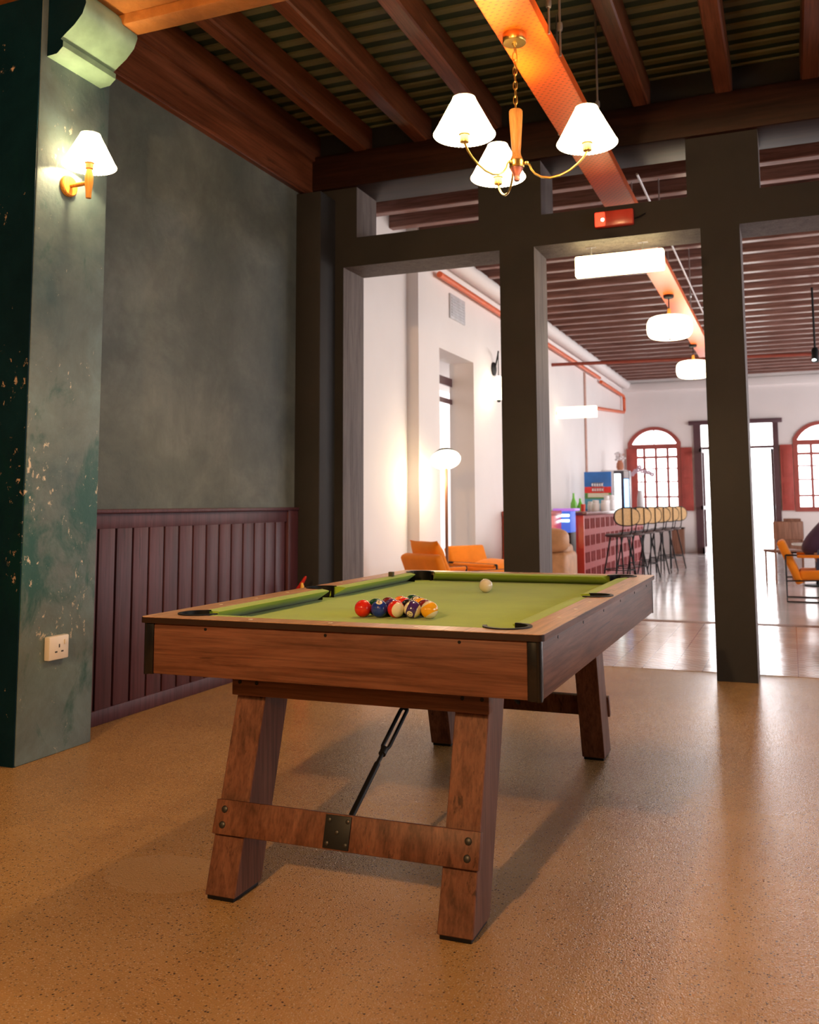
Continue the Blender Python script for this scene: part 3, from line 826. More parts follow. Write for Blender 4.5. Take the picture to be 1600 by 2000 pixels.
# ------------------------------------------------------------------ lamps with pleated shades
def lampshade(parent, c, rb, rtp, h):
    s = B(); n = 96
    prof = [(rb * 1.0, 0), (rb * .965, h * .05), (rb * .955, h * .06), (rtp * 1.085, h * .95), (rtp, h)]
    rings = []
    for j, (r, z) in enumerate(prof):
        amp = .022 if j != len(prof) - 1 else .04
        rings.append([s.bm.verts.new((c[0] + r * (1 + amp * (1 if k % 2 else -1)) * math.cos(2 * PI * k / n), c[1] + r * (1 + amp * (1 if k % 2 else -1)) * math.sin(2 * PI * k / n), c[2] + z + (.0025 * (1 if k % 2 else -1) if j in (0, 4) else 0))) for k in range(n)])
    for j in range(len(rings) - 1):
        for k in range(n): s.bm.faces.new((rings[j][k], rings[j][(k + 1) % n], rings[j + 1][(k + 1) % n], rings[j + 1][k]))
    return s.build('lamp_shade', M['shade'], parent, smooth=False)
def point(loc, power, col=(1, .66, .34), r=.03):
    l = bpy.data.lights.new('bulb_or_fill_light', 'POINT'); l.energy = power; l.color = col; l.shadow_soft_size = r
    o = bpy.data.objects.new('bulb_or_fill_light', l); COL.objects.link(o); o.location = loc
    return o
HX, HY = -1.104, 3.947
ch = thing('chandelier', 'brass and wood chandelier with three lit pleated shades hanging over the pool table', 'chandelier', (HX, HY, 0))
B().lathe([(.0, 3.30), (.054, 3.30), (.056, 3.296), (.056, 3.262), (.053, 3.257), (.012, 3.256), (.010, 3.245), (0, 3.245)][::-1], 40).build('canopy', M['brass'], ch)
cn = B(); nl = 9; z0, z1 = 3.247, 2.930; step = (z0 - z1) / nl
for i in range(nl):
    zc = z0 - step * (i + .5); hh = step * .5 + .004; ww = .0095
    path = []
    for k in range(16):
        a = 2 * PI * k / 16; u = ww * math.cos(a); v = hh * math.copysign(abs(math.sin(a)) ** .7, math.sin(a))
        path.append((u, 0, zc + v) if i % 2 else (0, u, zc + v))
    cn.tube(path, .0022, 6, closed=True)
cn.tube([(.004, .003, 3.25), (.011, .006, 3.18), (-.006, .004, 3.10), (.006, -.004, 3.02), (.0, .0, 2.93)], .0018, 6)
cn.build('chain', M['brass'], ch)
B().lathe([(0, 2.935), (.028, 2.934), (.0315, 2.928), (.031, 2.90), (.022, 2.76), (.0195, 2.735), (.021, 2.72), (.030, 2.698), (.0315, 2.69), (.0, 2.69)], 28).build('stem', M['honey_wood'], ch)
B().lathe([(0, 2.692), (.0345, 2.692), (.036, 2.686), (.0345, 2.672), (.036, 2.666), (.0335, 2.660), (0, 2.660)], 32).build('hub_ring', M['brass'], ch)
B().lathe([(0, 2.661), (.030, 2.661), (.029, 2.652), (.014, 2.625), (.0125, 2.612), (.014, 2.606), (.011, 2.598), (0, 2.597)], 24).build('finial', plain('dark red turned wood', (.20, .05, .03), .4), ch)
for ang in (0, 120, 240):
    a = math.radians(ang + 2); cxs, sn = math.cos(a), math.sin(a); R = .325
    pr = [(.034, 2.676), (.046, 2.676), (.060, 2.668), (.068, 2.645), (.085, 2.622), (.115, 2.603), (.155, 2.594), (.20, 2.600), (.245, 2.618), (.28, 2.642), (.305, 2.665), (.318, 2.685), (.325, 2.70)]
    am = B().tube([(r * cxs, r * sn, z) for r, z in pr], .0052, 10)
    am.lathe([(.004, -.006), (.0095, -.003), (.0095, .006), (.004, .009)], 14, Matrix.Translation((.047 * cxs, .047 * sn, 2.676)))
    ao = am.build('arm', M['brass'], ch)
    B().lathe([(.010, 2.694), (.019, 2.697), (.0205, 2.703), (.0205, 2.728), (.024, 2.731), (.024, 2.734), (.0, 2.734)], 24, Matrix.Translation((R * cxs, R * sn, 0))).build('bulb_holder', M['brass'], ao)
    lampshade(ao, (R * cxs, R * sn, 2.728), .134, .047, .168)
    B().ell((R * cxs, R * sn, 2.760), (.018, .018, .022), 16, 10).build('bulb', emit('lit bulb', (1, .8, .5), 14), ao)
    point((HX + R * cxs, HY + R * sn, 2.792), 38, (1, .64, .31), r=.022)
# wall sconce
SX, SY, SZ = -3.2, 3.395, 2.674
sc = thing('wall_lamp', 'wooden wall lamp with lit pleated shade mounted on the peeling green pillar', 'wall lamp', (SX, SY, SZ))
ry = Matrix.Rotation(PI / 2, 4, 'Y')
B().lathe([(0, 0), (.050, 0), (.052, .006), (.050, .016), (.044, .021), (0, .022)], 36, ry).build('back_plate', M['orange_wood'], sc)
B().tube([(.02, 0, 0), (.05, 0, 0), (.09, 0, .001), (.13, 0, .002)], [.0085, .0105, .0105, .008], 14).build('arm', M['orange_wood'], sc)
B().lathe([(0, -.075), (.0125, -.075), (.0145, -.04), (.0195, 0), (.0195, .035), (.014, .062), (.012, .070), (0, .07)], 24, Matrix.Translation((.13, 0, 0))).build('post', M['orange_wood'], sc)
B().lathe([(0, .068), (.018, .070), (.0185, .094), (.022, .097), (.022, .100), (0, .1)], 24, Matrix.Translation((.13, 0, 0))).build('bulb_holder', M['honey_wood'], sc)
lampshade(sc, (.13, 0, .082), .124, .044, .158)
B().ell((.13, 0, .112), (.018, .018, .020), 16, 10).build('bulb', emit('lit sconce bulb', (1, .8, .5), 14), sc)
point((SX + .13, SY, SZ + .145), 13, (1, .78, .42), r=.022)
# socket outlet
so = B().box(-3.2, -3.168, 3.345, 3.468, .432, .54, bev=.006).build('wall_socket', M['white_plastic']); tag(so, 'square ivory power socket low on the peeling green pillar', 'socket')
so.matrix_world = Matrix.Identity(4)
hs = B()
for (yy, zz, w_, h_) in ((3.407, .494, .006, .016), (3.388, .468, .014, .007), (3.426, .468, .014, .007)): hs.box(-3.1685, -3.1672, yy - w_ / 2, yy + w_ / 2, zz - h_ / 2, zz + h_ / 2)
hs.build('pin_hole', M['socket_hole'], so, smooth=False)
B().box(-3.168, -3.163, 3.436, 3.452, .498, .520, bev=.001).build('rocker_switch', M['white_plastic'], so)

# ------------------------------------------------------------------ orange cable tray and what hangs near it
tr = thing('cable_tray', 'long orange perforated cable tray running overhead through the partition', 'cable tray', (-1.073, -4.3, 3.30))
tb = B().box(-.109, .109, 0, 18.5, 0, .002); tb.build('tray_base', M['tray'], tr, smooth=False)
for s in (-1, 1): B().box(s * .109 - .0015, s * .109 + .0015, 0, 18.5, 0, .055).build('side_flange', M['tray_side'], tr, smooth=False)
for i, (x, y) in enumerate(((-.957, 4.02), (-.957, 4.25), (-.957, 5.2), (-1.19, 5.2), (-.957, 8.0), (-1.19, 8.0), (-.957, 10.6), (-1.19, 10.6), (-.957, 13.2), (-1.19, 13.2))):
    rd = B().tube([(x, y, 3.31), (x, y, 4.1)], .006, 8)
    rd.lathe([(.012, 3.44), (.014, 3.45), (.014, 3.47), (.012, 3.48)], 10, Matrix.Translation((x, y, 0)))
    o = rd.build('hanger_rod', M['steel'])
    tag(o, ['thin steel hanger rod right beside the chandelier canopy', 'thin steel hanger rod with a nut just past the chandelier canopy', 'thin steel rod hanging down behind the right lamp shade', 'thin steel rod on the left edge of the tray near the header beam', 'first steel rod right of the tray beyond the partition', 'first steel rod left of the tray beyond the partition', 'steel rod right of the tray near the first lantern', 'steel rod left of the tray near the first lantern', 'steel rod right of the far end of the tray', 'steel rod left of the far end of the tray'][i], 'rod', 'tray hanger rods')
for i, (x, y0, y1, z) in enumerate(((-.955, 6.7, 8.3, 3.55), (-.93, 8.45, 13.9, 3.52))):
    o = B().tube([(x, y0, z), (x, y1, z)], .009, 10).build('conduit_pipe', M['pipe_white'])
    tag(o, ['white conduit beside the tray just past the partition', 'white conduit beside the tray running to its far end'][i], 'pipe', 'white conduits')
# red alarm light on the mid rail
al = thing('alarm_light', 'red glowing alarm light box on the dark beam above the middle opening', 'alarm light', (-1.05, PY0, 3.08))
B().box(-.134, .134, -.05, 0, -.056, .056, bev=.012).build('lens', plain('translucent red lens', (.52, .06, .04), .25), al)
B().box(-.131, -.055, -.054, -.01, -.052, .052, bev=.012).build('lit_end', M['glow_red'], al)
B().ell((-.075, -.053, -.006), (.012, .006, .012), 14, 8).build('indicator', M['glow_dot'], al)
B().tube([(.134, -.02, -.01), (.18, -.02, .0), (.21, -.01, .02)], .004, 8).build('cable', M['black'], al)
def lit_sign(loc, w, h, label, clips=True, rod=.06):
    s = thing('lit_sign', label, 'sign', loc)
    B().box(-w / 2, w / 2, -.035, .035, -h / 2, h / 2, bev=.012).build('panel', M['glow_sign'] if clips else M['glow_sign2'], s)
    if clips:
        for x in (-w * .32, w * .27):
            B().tube([(x, 0, h / 2 - .005), (x, 0, h / 2 + rod)], .006, 8).box(x - .035, x + .035, -.02, .02, h / 2 + rod - .006, h / 2 + rod).build('bracket', M['steel'], s)
    return s
lit_sign((-1.057, 6.42, 2.815), .622, .15, 'bright white lit box sign hanging in the middle opening of the partition', True, .066)
s2 = lit_sign((-3.23, 15.0, 2.635), .66, .19, 'bright white lit box sign sticking out from the white side wall above the bar', False)
B().box(-.36, -.32, -.02, .02, -.03, .03).build('bracket', M['steel'], s2)
# lanterns under the tray
def lantern(loc, label):
    l = thing('pendant_lantern', label, 'pendant lamp', loc, 0, 'oval lanterns under the orange tray')
    s = B(); n = 64; rings = []
    for j in range(15):
        t = -PI / 2 + PI * j / 14
        rr = .115 + .115 * math.copysign(abs(math.cos(t)) ** .6, 1); zz = .115 * math.copysign(abs(math.sin(t)) ** .75, math.sin(t))
        rings.append([s.bm.verts.new((rr * (1 + .015 * (1 if k % 4 < 2 else -1)) * math.cos(2 * PI * k / n), rr * (1 + .015 * (1 if k % 4 < 2 else -1)) * math.sin(2 * PI * k / n), zz)) for k in range(n)])
    for j in range(14):
        for k in range(n): s.bm.faces.new((rings[j][k], rings[j][(k + 1) % n], rings[j + 1][(k + 1) % n], rings[j + 1][k]))
    s.bm.faces.new(rings[0][::-1]); s.bm.faces.new(rings[-1])
    s.build('shade', M['glow_lamp'], l)
    B().tube([(0, 0, .11), (0, 0, .33)], .006, 8).build('cord', M['black'], l)
    B().lathe([(0, .345), (.055, .345), (.055, .32), (.045, .31), (0, .31)], 24).build('canopy', M['black_metal'], l)
    B().lathe([(0, .20), (.016, .20), (.02, .14), (.016, .11), (0, .11)], 14).build('bulb_holder', M['orange_wood'], l)
    B().lathe([(0, -.11), (.014, -.112), (.012, -.13), (0, -.135)], 12).build('finial', M['black_metal'], l)
    point((loc[0], loc[1], loc[2] - .2), 14, (1, .75, .45), .1)
lantern((-1.102, 9.75, 2.955), 'glowing oval lantern hanging nearest, with its whole shade in view')
lantern((-1.165, 13.0, 2.955), 'glowing oval lantern hanging farther off, half hidden by the dark column')
o = B().tube([(-3.575, 14.72, 3.41), (5.4, 16.0, 3.41)], .028, 12).build('sprinkler_pipe', plain('dark red pipe paint', (.26, .05, .03), .4)); tag(o, 'dark red pipe crossing the far room below the joists', 'pipe')
o = B().tube([(-3.50, 9.3, 3.655), (-3.50, 18.45, 3.655)], .035, 12).build('sprinkler_pipe', M['pipe_orange']); tag(o, 'long orange pipe along the top of the white side wall', 'pipe')
o = B().tube([(-3.50, 18.6, 3.60), (-3.50, 21.3, 3.60), (-3.50, 21.4, 3.55), (-3.50, 21.4, 3.27), (-3.50, 21.3, 3.22), (-3.53, 18.2, 3.02)], .035, 12).build('sprinkler_pipe', M['pipe_orange']); tag(o, 'short orange pipe bending down in the far corner of the white wall', 'pipe')
o = B().tube([(-3.555, 17.25, 1.0), (-3.555, 17.25, 3.62)], .022, 10).build('drop_pipe', plain('faded pink pipe paint', (.58, .36, .30), .5)); tag(o, 'faded pink pipe running down the white side wall behind the bar', 'pipe')
vn = B().box(FX, FX + .02, 9.80, 10.32, 3.27, 3.56, bev=.004)
for k in range(7): vn.box(FX + .018, FX + .028, 9.84, 10.28, 3.30 + k * .034, 3.315 + k * .034)
tag(vn.build('air_vent', M['grey_vent']), 'pale grey vent high on the white wall above the tall opening', 'vent')
# wall lantern on the white wall
wl = thing('wall_lantern', 'black bracket wall lantern with lit glass beside the dark column', 'wall lamp', (FX, 11.48, 2.9))
B().lathe([(0, 0), (.09, 0), (.09, .02), (.05, .035), (0, .035)], 24, ry).build('back_plate', M['black_metal'], wl)
B().tube([(.03, 0, .02), (.08, -.05, .16), (.12, -.15, .20), (.14, -.22, .19)], .011, 8).tube([(.14, -.22, .19), (.14, -.22, -.13)], .006, 8).build('bracket_arm', M['black_metal'], wl)
B().lathe([(.02, -.13), (.075, -.17), (.085, -.19), (.085, -.20), (.07, -.215)][::-1], 8, Matrix.Translation((.14, -.22, 0))).build('lantern_cap', M['glow_lamp'], wl)
B().lathe([(0, -.44), (.06, -.435), (.075, -.40), (.075, -.24), (.065, -.225), (0, -.225)], 16, Matrix.Translation((.14, -.22, 0))).build('glass', M['glow_lamp'], wl)
B().lathe([(0, -.47), (.02, -.465), (.03, -.435), (0, -.433)], 12, Matrix.Translation((.14, -.22, 0))).build('base_knob', M['black_metal'], wl)
point((FX + .3, 10.95, 2.45), 1.5, (1, .78, .45), .08)
# floor lamp
fl = thing('floor_lamp', 'tall dark floor lamp with a glowing tilted dome behind the orange chairs', 'floor lamp', (-3.33, 9.0, 0))
B().lathe([(0, 0), (.15, 0), (.15, .015), (.03, .03), (0, .03)], 28).build('base', M['black_metal'], fl)
B().tube([(0, 0, .02), (0, 0, 1.52)], .016, 12).build('pole', M['bin_wood'], fl)
ax = Vector((.27, -.50, -.82)).normalized(); xv = Vector((.93, .36, -.10)); xv = (xv - ax * xv.dot(ax)).normalized()
tl = Matrix((xv, ax.cross(xv), ax)).transposed().to_4x4(); hc = Vector((.02, -.07, 1.592))
B().ell(hc, (.158, .158, .05), 36, 14, 1, tl).build('opal_dome', M['glow_lamp'], fl)
B().lathe([(.150, -.012), (.140, -.035), (.105, -.075), (.06, -.10), (.028, -.115), (0, -.118)], 32, Matrix.Translation(hc) @ tl).build('cap', M['black_metal'], fl)
B().ell(hc - ax * .13, (.026, .026, .03), 16, 10, 1, tl).build('top_knob', M['glow_lamp'], fl)
point((-3.36, 8.86, 1.40), 8, (1, .78, .45), .08)

# ------------------------------------------------------------------ lounge chairs
def lounge(loc, rz, label, pillow=None, group='orange lounge chairs'):
    """faces +x; width along y .58"""
    t = thing('lounge_chair', label, 'chair', loc, rz, group)
    for s in (-1, 1):
        yy = s * .29
        B().tube([(-.14, yy, .53), (-.14, yy, .01), (.60, yy, .01), (.60, yy, .53)], .010, 8).tube([(-.14, yy, .53), (.60, yy, .53)], .010, 8).tube([(-.14, yy, .24), (.60, yy, .26)], .008, 8).build('side_frame', M['black_metal'], t)
        B().box(-.02, .58, yy - .03, yy + .03, .50, .535, bev=.012).build('armrest', M['orange_cloth2'], t)
    B().tube([(.0, -.29, .245), (.0, .29, .245)], .009, 8).build('cross_bar', M['black_metal'], t)
    B().tube([(.58, -.29, .255), (.58, .29, .255)], .009, 8).build('cross_bar', M['black_metal'], t)
    m = Matrix.Translation((-.095, 0, .45)) @ Matrix.Rotation(math.radians(-23), 4, 'Y')
    B().box(-.045, .045, -.265, .265, -.265, .255, bev=.03, mat=m, seg=3).build('back_cushion', M['orange_cloth'], t)
    m2 = Matrix.Translation((.30, 0, .31)) @ Matrix.Rotation(math.radians(-2), 4, 'Y')
    B().box(-.30, .30, -.265, .265, -.055, .055, bev=.03, mat=m2, seg=3).build('seat_cushion', M['orange_cloth2'], t)
    return t
lounge((.06, 11.60, 0), 0, 'orange sling lounge chair with a person in it near the bright door')
lounge((-3.0, 7.85, 0), math.radians(60), 'orange lounge chair seen from behind with a loose cushion standing in it')
lounge((-3.12, 9.32, 0), math.radians(-28), 'orange lounge chair turned to the front beside the floor lamp')
def pillow(loc, rot, label, sx=.24, sy=.24, sz=.075):
    b = B(); n = 18
    for sg in (-1, 1):
        g = []
        for i in range(n + 1):
            row = []
            for k in range(n + 1):
                u = 2 * i / n - 1; v = 2 * k / n - 1
                t = ((1 - abs(u) ** 2.6) * (1 - abs(v) ** 2.6)) ** .55
                pin = 1 - .07 * (1 - abs(u) ** 2) * abs(v) ** 3, 1 - .07 * (1 - abs(v) ** 2) * abs(u) ** 3
                row.append(b.bm.verts.new((u * sx * pin[1], v * sy * pin[0], sg * sz * t + .006 * math.sin(7 * u + 3 * v) * t)))
            g.append(row)
        for i in range(n):
            for k in range(n): b.bm.faces.new((g[i][k], g[i + 1][k], g[i + 1][k + 1], g[i][k + 1]))
    o = b.build('cushion', M['orange_cloth'], angle=80); o.location = loc; o.rotation_euler = rot
    return tag(o, label, 'cushion', 'loose orange cushions')
def local(loc, rz, x, y, z):
    return (loc[0] + math.cos(rz) * x - math.sin(rz) * y, loc[1] + math.sin(rz) * x + math.cos(rz) * y, z)
pillow(local((-3.0, 7.85), math.radians(60), -.045, .03, .625), (0, math.radians(64), math.radians(60)), 'square orange cushion leaning up in the left lounge chair', .205, .20, .085)
pillow(local((-3.12, 9.32), math.radians(-28), .36, -.04, .455), (math.radians(6), math.radians(10), math.radians(-28)), 'plump orange cushion lying on the seat of the chair by the floor lamp', .27, .22, .10)

# person seated in the right chair
def skin_obj(name, chains, mat, parent=None, sub=2):
    me = bpy.data.meshes.new(name); vs, es, rs = [], [], []
    idx = {}
    for chn in chains:
        prev = None
        for (k, co, r) in chn:
            if k in idx: i = idx[k]
            else: i = len(vs); vs.append(co); rs.append(r); idx[k] = i
            if prev is not None and (prev, i) not in es: es.append((prev, i))
            prev = i
    me.from_pydata(vs, es, []); me.materials.append(mat)
    o = bpy.data.objects.new(name, me); COL.objects.link(o)
    md = o.modifiers.new('skin', 'SKIN'); md.use_smooth_shade = True
    if not me.skin_vertices: me.skin_vertices.new()
    for i, r in enumerate(rs):
        sv = me.skin_vertices[0].data[i]; sv.radius = r if isinstance(r, tuple) else (r, r); sv.use_root = (i == 0)
    s = o.modifiers.new('sub', 'SUBSURF'); s.levels = sub; s.render_levels = sub
    if parent: o.parent = parent
    return o
def limb(s):
    out = []
    out.append([('chest', (.13, 0, .82), .15), ('sh%d' % s, (.16, s * .17, .86), .062), ('el%d' % s, (.36, s * .25, .62), .045), ('wr%d' % s, (.56, s * .12, .545), .030), ('ha%d' % s, (.62, s * .085, .54), (.034, .020))])
    for f, (dy, ln) in enumerate(((-.024, .060), (-.008, .070), (.008, .066), (.024, .052))):
        b = (.65, s * .075 + dy, .54)
        out.append([('ha%d' % s, (.62, s * .085, .54), (.034, .02)), ('f%d%da' % (s, f), b, .0095), ('f%d%db' % (s, f), (b[0] + ln * .55, b[1] - s * .008, b[2] - .006), .0085), ('f%d%dc' % (s, f), (b[0] + ln * .95, b[1] - s * .014, b[2] - .026), .0075)])
    out.append([('ha%d' % s, (.62, s * .085, .54), (.034, .02)), ('t%da' % s, (.625, s * .045, .565), .0105), ('t%db' % s, (.655, s * .028, .572), .009)])
    out.append([('hip', (.02, 0, .46), .15), ('th%d' % s, (.12, s * .10, .43), .085), ('kn%d' % s, (.50, s * .14, .47), .060), ('ca%d' % s, (.52, s * .14, .30), .052), ('an%d' % s, (.53, s * .14, .09), .036), ('to%d' % s, (.66, s * .15, .035), (.04, .028))])
    return out
PX, PYY = .215, 11.60
base = [[('hip', (.02, 0, .46), .15), ('waist', (.05, 0, .62), .145), ('chest', (.13, 0, .82), .15), ('neck', (.26, 0, .97), .055), ('head', (.31, 0, 1.05), .085), ('crown', (.33, 0, 1.13), .085)]]
pers = skin_obj('person', base + limb(1) + limb(-1), M['skin'])
pers.location = (PX, PYY, 0)
tag(pers, 'person in a dark plum top sitting hunched in the orange lounge chair', 'person')
skin_obj('shirt', [[('hip', (.02, 0, .48), .172), ('waist', (.04, 0, .62), .185), ('chest', (.13, 0, .80), .178), ('col', (.20, 0, .91), .08)]] + [[('chest', (.13, 0, .80), .178), ('sh%d' % s, (.16, s * .18, .855), .08), ('el%d' % s, (.34, s * .245, .645), .06)] for s in (1, -1)], M['navy_cloth'], pers)
skin_obj('trousers', [[('hip', (.03, 0, .45), .165)] + [('th%d' % s, (.13, s * .10, .43), .10), ('kn%d' % s, (.50, s * .14, .47), .072), ('ca%d' % s, (.52, s * .14, .30), .066), ('an%d' % s, (.53, s * .14, .11), .05)] for s in (1, -1)], M['dark_denim'], pers)
B().ell((.325, 0, 1.125), (.105, .095, .10), 20, 12).build('hair', M['hair'], pers)
fc = B(); fc.ell((.415, 0, 1.075), (.020, .013, .022), 12, 8); fc.build('nose', M['skin'], pers)

# ------------------------------------------------------------------ bar and what stands on it
BX0, BX1, BY0, BY1, BH = -3.32, -2.74, 13.0, 18.6, 1.01
bar = thing('bar_counter', 'long red bar counter with a front of slotted blocks along the white wall', 'bar counter', (0, 0, 0))
B().box(BX0, BX1 - .06, BY0 + .005, BY1, 0, BH - .04).build('body', plain('dark red bar back', (.13, .02, .018), .6), bar, smooth=False)
B().box(BX0 - .02, BX1 + .05, BY0 - .03, BY1 + .03, BH - .045, BH, bev=.006).build('counter_top', plain('dark polished bar top', (.16, .05, .05), .18), bar)
B().box(BX0, BX1, BY0 - .012, BY0 + .02, 0, BH - .045, bev=.004).build('end_panel', M['red_bright'], bar)
bf = B(); bw = .40; rows = 4; rhh = (BH - .05) / rows; x0, x1 = BX1 - .07, BX1
nb = int((BY1 - BY0) / bw)
for i in range(nb):
    y0 = BY0 + .02 + i * bw
    for r in range(rows):
        z0 = r * rhh
        bf.box(x0, x1, y0, y0 + bw, z0, z0 + .045); bf.box(x0, x1, y0, y0 + bw, z0 + rhh - .045, z0 + rhh)
        bf.box(x0, x1, y0, y0 + .05, z0 + .045, z0 + rhh - .045); bf.box(x0, x1, y0 + bw - .05, y0 + bw, z0 + .045, z0 + rhh - .045)
        for k in (1, 2): bf.box(x0, x1, y0 + .05 + k * .10 - .014, y0 + .05 + k * .10 + .014, z0 + .045, z0 + rhh - .045)
bf.build('block_front', plain('dusty red painted block', (.34, .045, .045), .6), bar, smooth=False)
# stools
def make_stool():
    t = thing('bar_stool', '', 'bar stool', (0, 0, 0), 0, 'cane backed bar stools along the bar')
    B().lathe([(0, .665), (.17, .665), (.19, .675), (.19, .695), (.17, .708), (0, .71)], 28).build('seat', plain('dark seat pad', (.06, .025, .02), .5), t)
    for k in range(4):
        a = PI / 4 + k * PI / 2
        B().tube([(.12 * math.cos(a), .12 * math.sin(a), .67), (.25 * math.cos(a), .25 * math.sin(a), 0)], .011, 8).build('leg', M['black_metal'], t)
    B().tube([(.205 * math.cos(2 * PI * k / 24), .205 * math.sin(2 * PI * k / 24), .22) for k in range(24)], .008, 6, closed=True).build('foot_ring', M['black_metal'], t)
    # back towards +x: a flat oval of cane in a dark rim on two rods
    pts = [(.21, .20 * math.copysign(abs(math.cos(2 * PI * k / 36)) ** .75, math.cos(2 * PI * k / 36)), .945 + .122 * math.copysign(abs(math.sin(2 * PI * k / 36)) ** .85, math.sin(2 * PI * k / 36))) for k in range(36)]
    bo = B().prism([(p_[1], p_[2]) for p_ in pts], 0, .203, .217).build('backrest', M['cane'], t)
    B().tube(pts, .010, 8, closed=True).build('rim', M['black_metal'], bo)
    for s in (-1, 1): B().tube([(.12, s * .07, .675), (.195, s * .07, .72), (.222, s * .07, .83), (.222, s * .07, 1.06)], .008, 8).build('back_rod', M['black_metal'], t)
    return t
stool = make_stool()
SLAB = ['cane backed bar stool at the near end of the bar, whole oval back showing', 'second cane backed bar stool from the near end of the bar', 'third cane backed bar stool from the near end of the bar', 'fourth cane backed bar stool, third from the far end of the row', 'cane backed bar stool next to the last one of the row', 'last cane backed bar stool of the row, nearest the arched window']
for i in range(6):
    loc = (-2.24 + .05 * i, 12.95 + .74 * i, 0); rz = math.radians(-48 + 4 * (i % 3))
    if i == 0: stool.location = loc; stool.rotation_euler = (0, 0, rz); stool['label'] = SLAB[0]
    else: dup(stool, loc, rz, SLAB[i])
def lathe_thing(name, prof, mat, loc, label, cat, group=None, seg=20):
    o = B().lathe(prof, seg).build(name, mat); o.location = loc
    return tag(o, label, cat, group)
lathe_thing('bottle', [(0, 0), (.045, 0), (.05, .02), (.05, .12), (.02, .20), (.015, .27), (.017, .28), (0, .28)], M['green_glass'], (-3.10, 14.0, BH), 'taller green bottle at the left end of the bar top', 'bottle', 'green bottles on the bar')
lathe_thing('bottle', [(0, 0), (.045, 0), (.05, .02), (.05, .08), (.022, .14), (.016, .19), (.018, .20), (0, .20)], M['green_glass'], (-3.02, 14.1, BH), 'shorter green bottle on the bar beside the taller one', 'bottle', 'green bottles on the bar')
lathe_thing('tumbler', [(0, 0), (.032, 0), (.038, .11), (0, .11)], M['red_bright'], (-2.94, 13.92, BH), 'small red tumbler right of the green bottles on the bar', 'cup')
for i, (x, y, r, h, lab) in enumerate(((-2.92, 14.4, .05, .15, 'squat white jar on the bar just right of the red tumbler'), (-2.80, 14.2, .062, .17, 'white lidded canister in front of the blue poster, left one'), (-2.665, 14.2, .062, .17, 'white lidded canister in front of the blue poster, right one'), (-2.735, 14.75, .05, .24, 'slim white jug behind the two canisters'), (-2.80, 15.5, .075, .26, 'large pale jar in front of the poster by the lit cooler'))):
    o = lathe_thing('jar', [(0, 0), (r * .9, 0), (r, .01), (r, h * .7), (r * .8, h * .74), (r * .82, h * .76), (r * .82, h * .97), (r * .7, h), (0, h)], M['clear_white'], (x, y, BH), lab, 'jar', 'white jars on the bar')
# poster board
po = thing('poster_board', 'blue poster board with a red band and white lettering standing on the bar', 'poster', (-3.09, 15.9, BH))
B().box(-.235, .235, -.012, .012, 0, .665, bev=.004).build('board', M['blue_face'], po)
B().box(-.23, .23, -.016, -.012, .02, .20).build('lower_field', M['teal_face'], po, smooth=False)
B().box(-.23, .23, -.016, -.012, .30, .405).build('red_band', M['red_face'], po, smooth=False)
B().box(-.23, .23, -.0165, -.012, .20, .30).build('green_band', M['green_face'], po, smooth=False)
B().box(-.175, .185, -.019, -.012, .225, .295).build('banner', M['cream_face'], po, smooth=False)
lt = B()
for z0, z1, wd in ((.405, .475, .105), (.325, .385, .10)):
    x = -wd
    while x < wd:
        lt.box(x, x + .026, -.020, -.012, z0, z1); lt.box(x, x + .034, -.020, -.012, z0, z0 + .012); lt.box(x, x + .034, -.020, -.012, z1 - .012, z1); x += .042
lt.build('lettering', M['white_face'], po, smooth=False)
co = thing('drinks_cooler', 'slim glowing drinks cooler with white and blue lit doors on the bar', 'cooler', (-2.85, 17.0, BH))
B().box(-.14, .14, -.12, .12, 0, .71, bev=.01).build('cabinet', plain('dark cooler body', (.05, .04, .06), .3), co)
B().box(-.125, -.012, -.128, -.12, .0, .655, bev=.004).build('lit_door', M['glow_white'], co)
B().box(.045, .130, -.128, -.12, .03, .56, bev=.004).build('lit_door', M['glow_blue'], co)
B().box(.045, .130, -.127, -.12, .575, .70, bev=.004).build('top_panel', M['clear_white'], co)
# white cabinet at the wall behind the bar with a potted plant on it
wc = B().box(-3.56, -3.08, 18.75, 19.3, 0, 1.80, bev=.01).build('tall_cabinet', M['clear_white']); tag(wc, 'tall white cabinet against the wall behind the bar', 'cabinet')
pp = thing('potted_plant', 'terracotta vase of white blossoms on the tall white cabinet', 'plant', (-3.22, 18.95, 1.80))
B().lathe([(0, 0), (.05, 0), (.075, .06), (.07, .14), (.045, .18), (.05, .20), (0, .2)], 18).build('vase', M['terracotta'], pp)
bz = B()
for k in range(26):
    a = random.uniform(0, 2 * PI); r = random.uniform(.0, .11); bz.ell((r * math.cos(a), r * math.sin(a), random.uniform(.20, .36)), (.03, .03, .022), 8, 6)
bz.build('blossom', M['white_face'], pp)
st = B()
for k in range(9):
    a = 2 * PI * k / 9; st.tube([(0, 0, .19), (.05 * math.cos(a), .05 * math.sin(a), .27), (.10 * math.cos(a), .10 * math.sin(a), .34)], .004, 6)
st.build('stem', M['terracotta'], pp)
ov = thing('orchid_vase', 'white vase with a pale mauve orchid at the far end of the bar', 'plant', (-2.64, 17.7, BH))
B().lathe([(0, 0), (.05, 0), (.065, .05), (.06, .22), (.04, .34), (.045, .36), (0, .36)], 18).build('vase', M['clear_white'], ov)
B().tube([(0, 0, .3), (.03, 0, .50), (.02, 0, .68), (-.05, 0, .74)], .005, 6).tube([(.02, 0, .5), (.10, 0, .70), (.20, 0, .68)], .005, 6).build('stem', M['leaf'], ov)
fb = B()
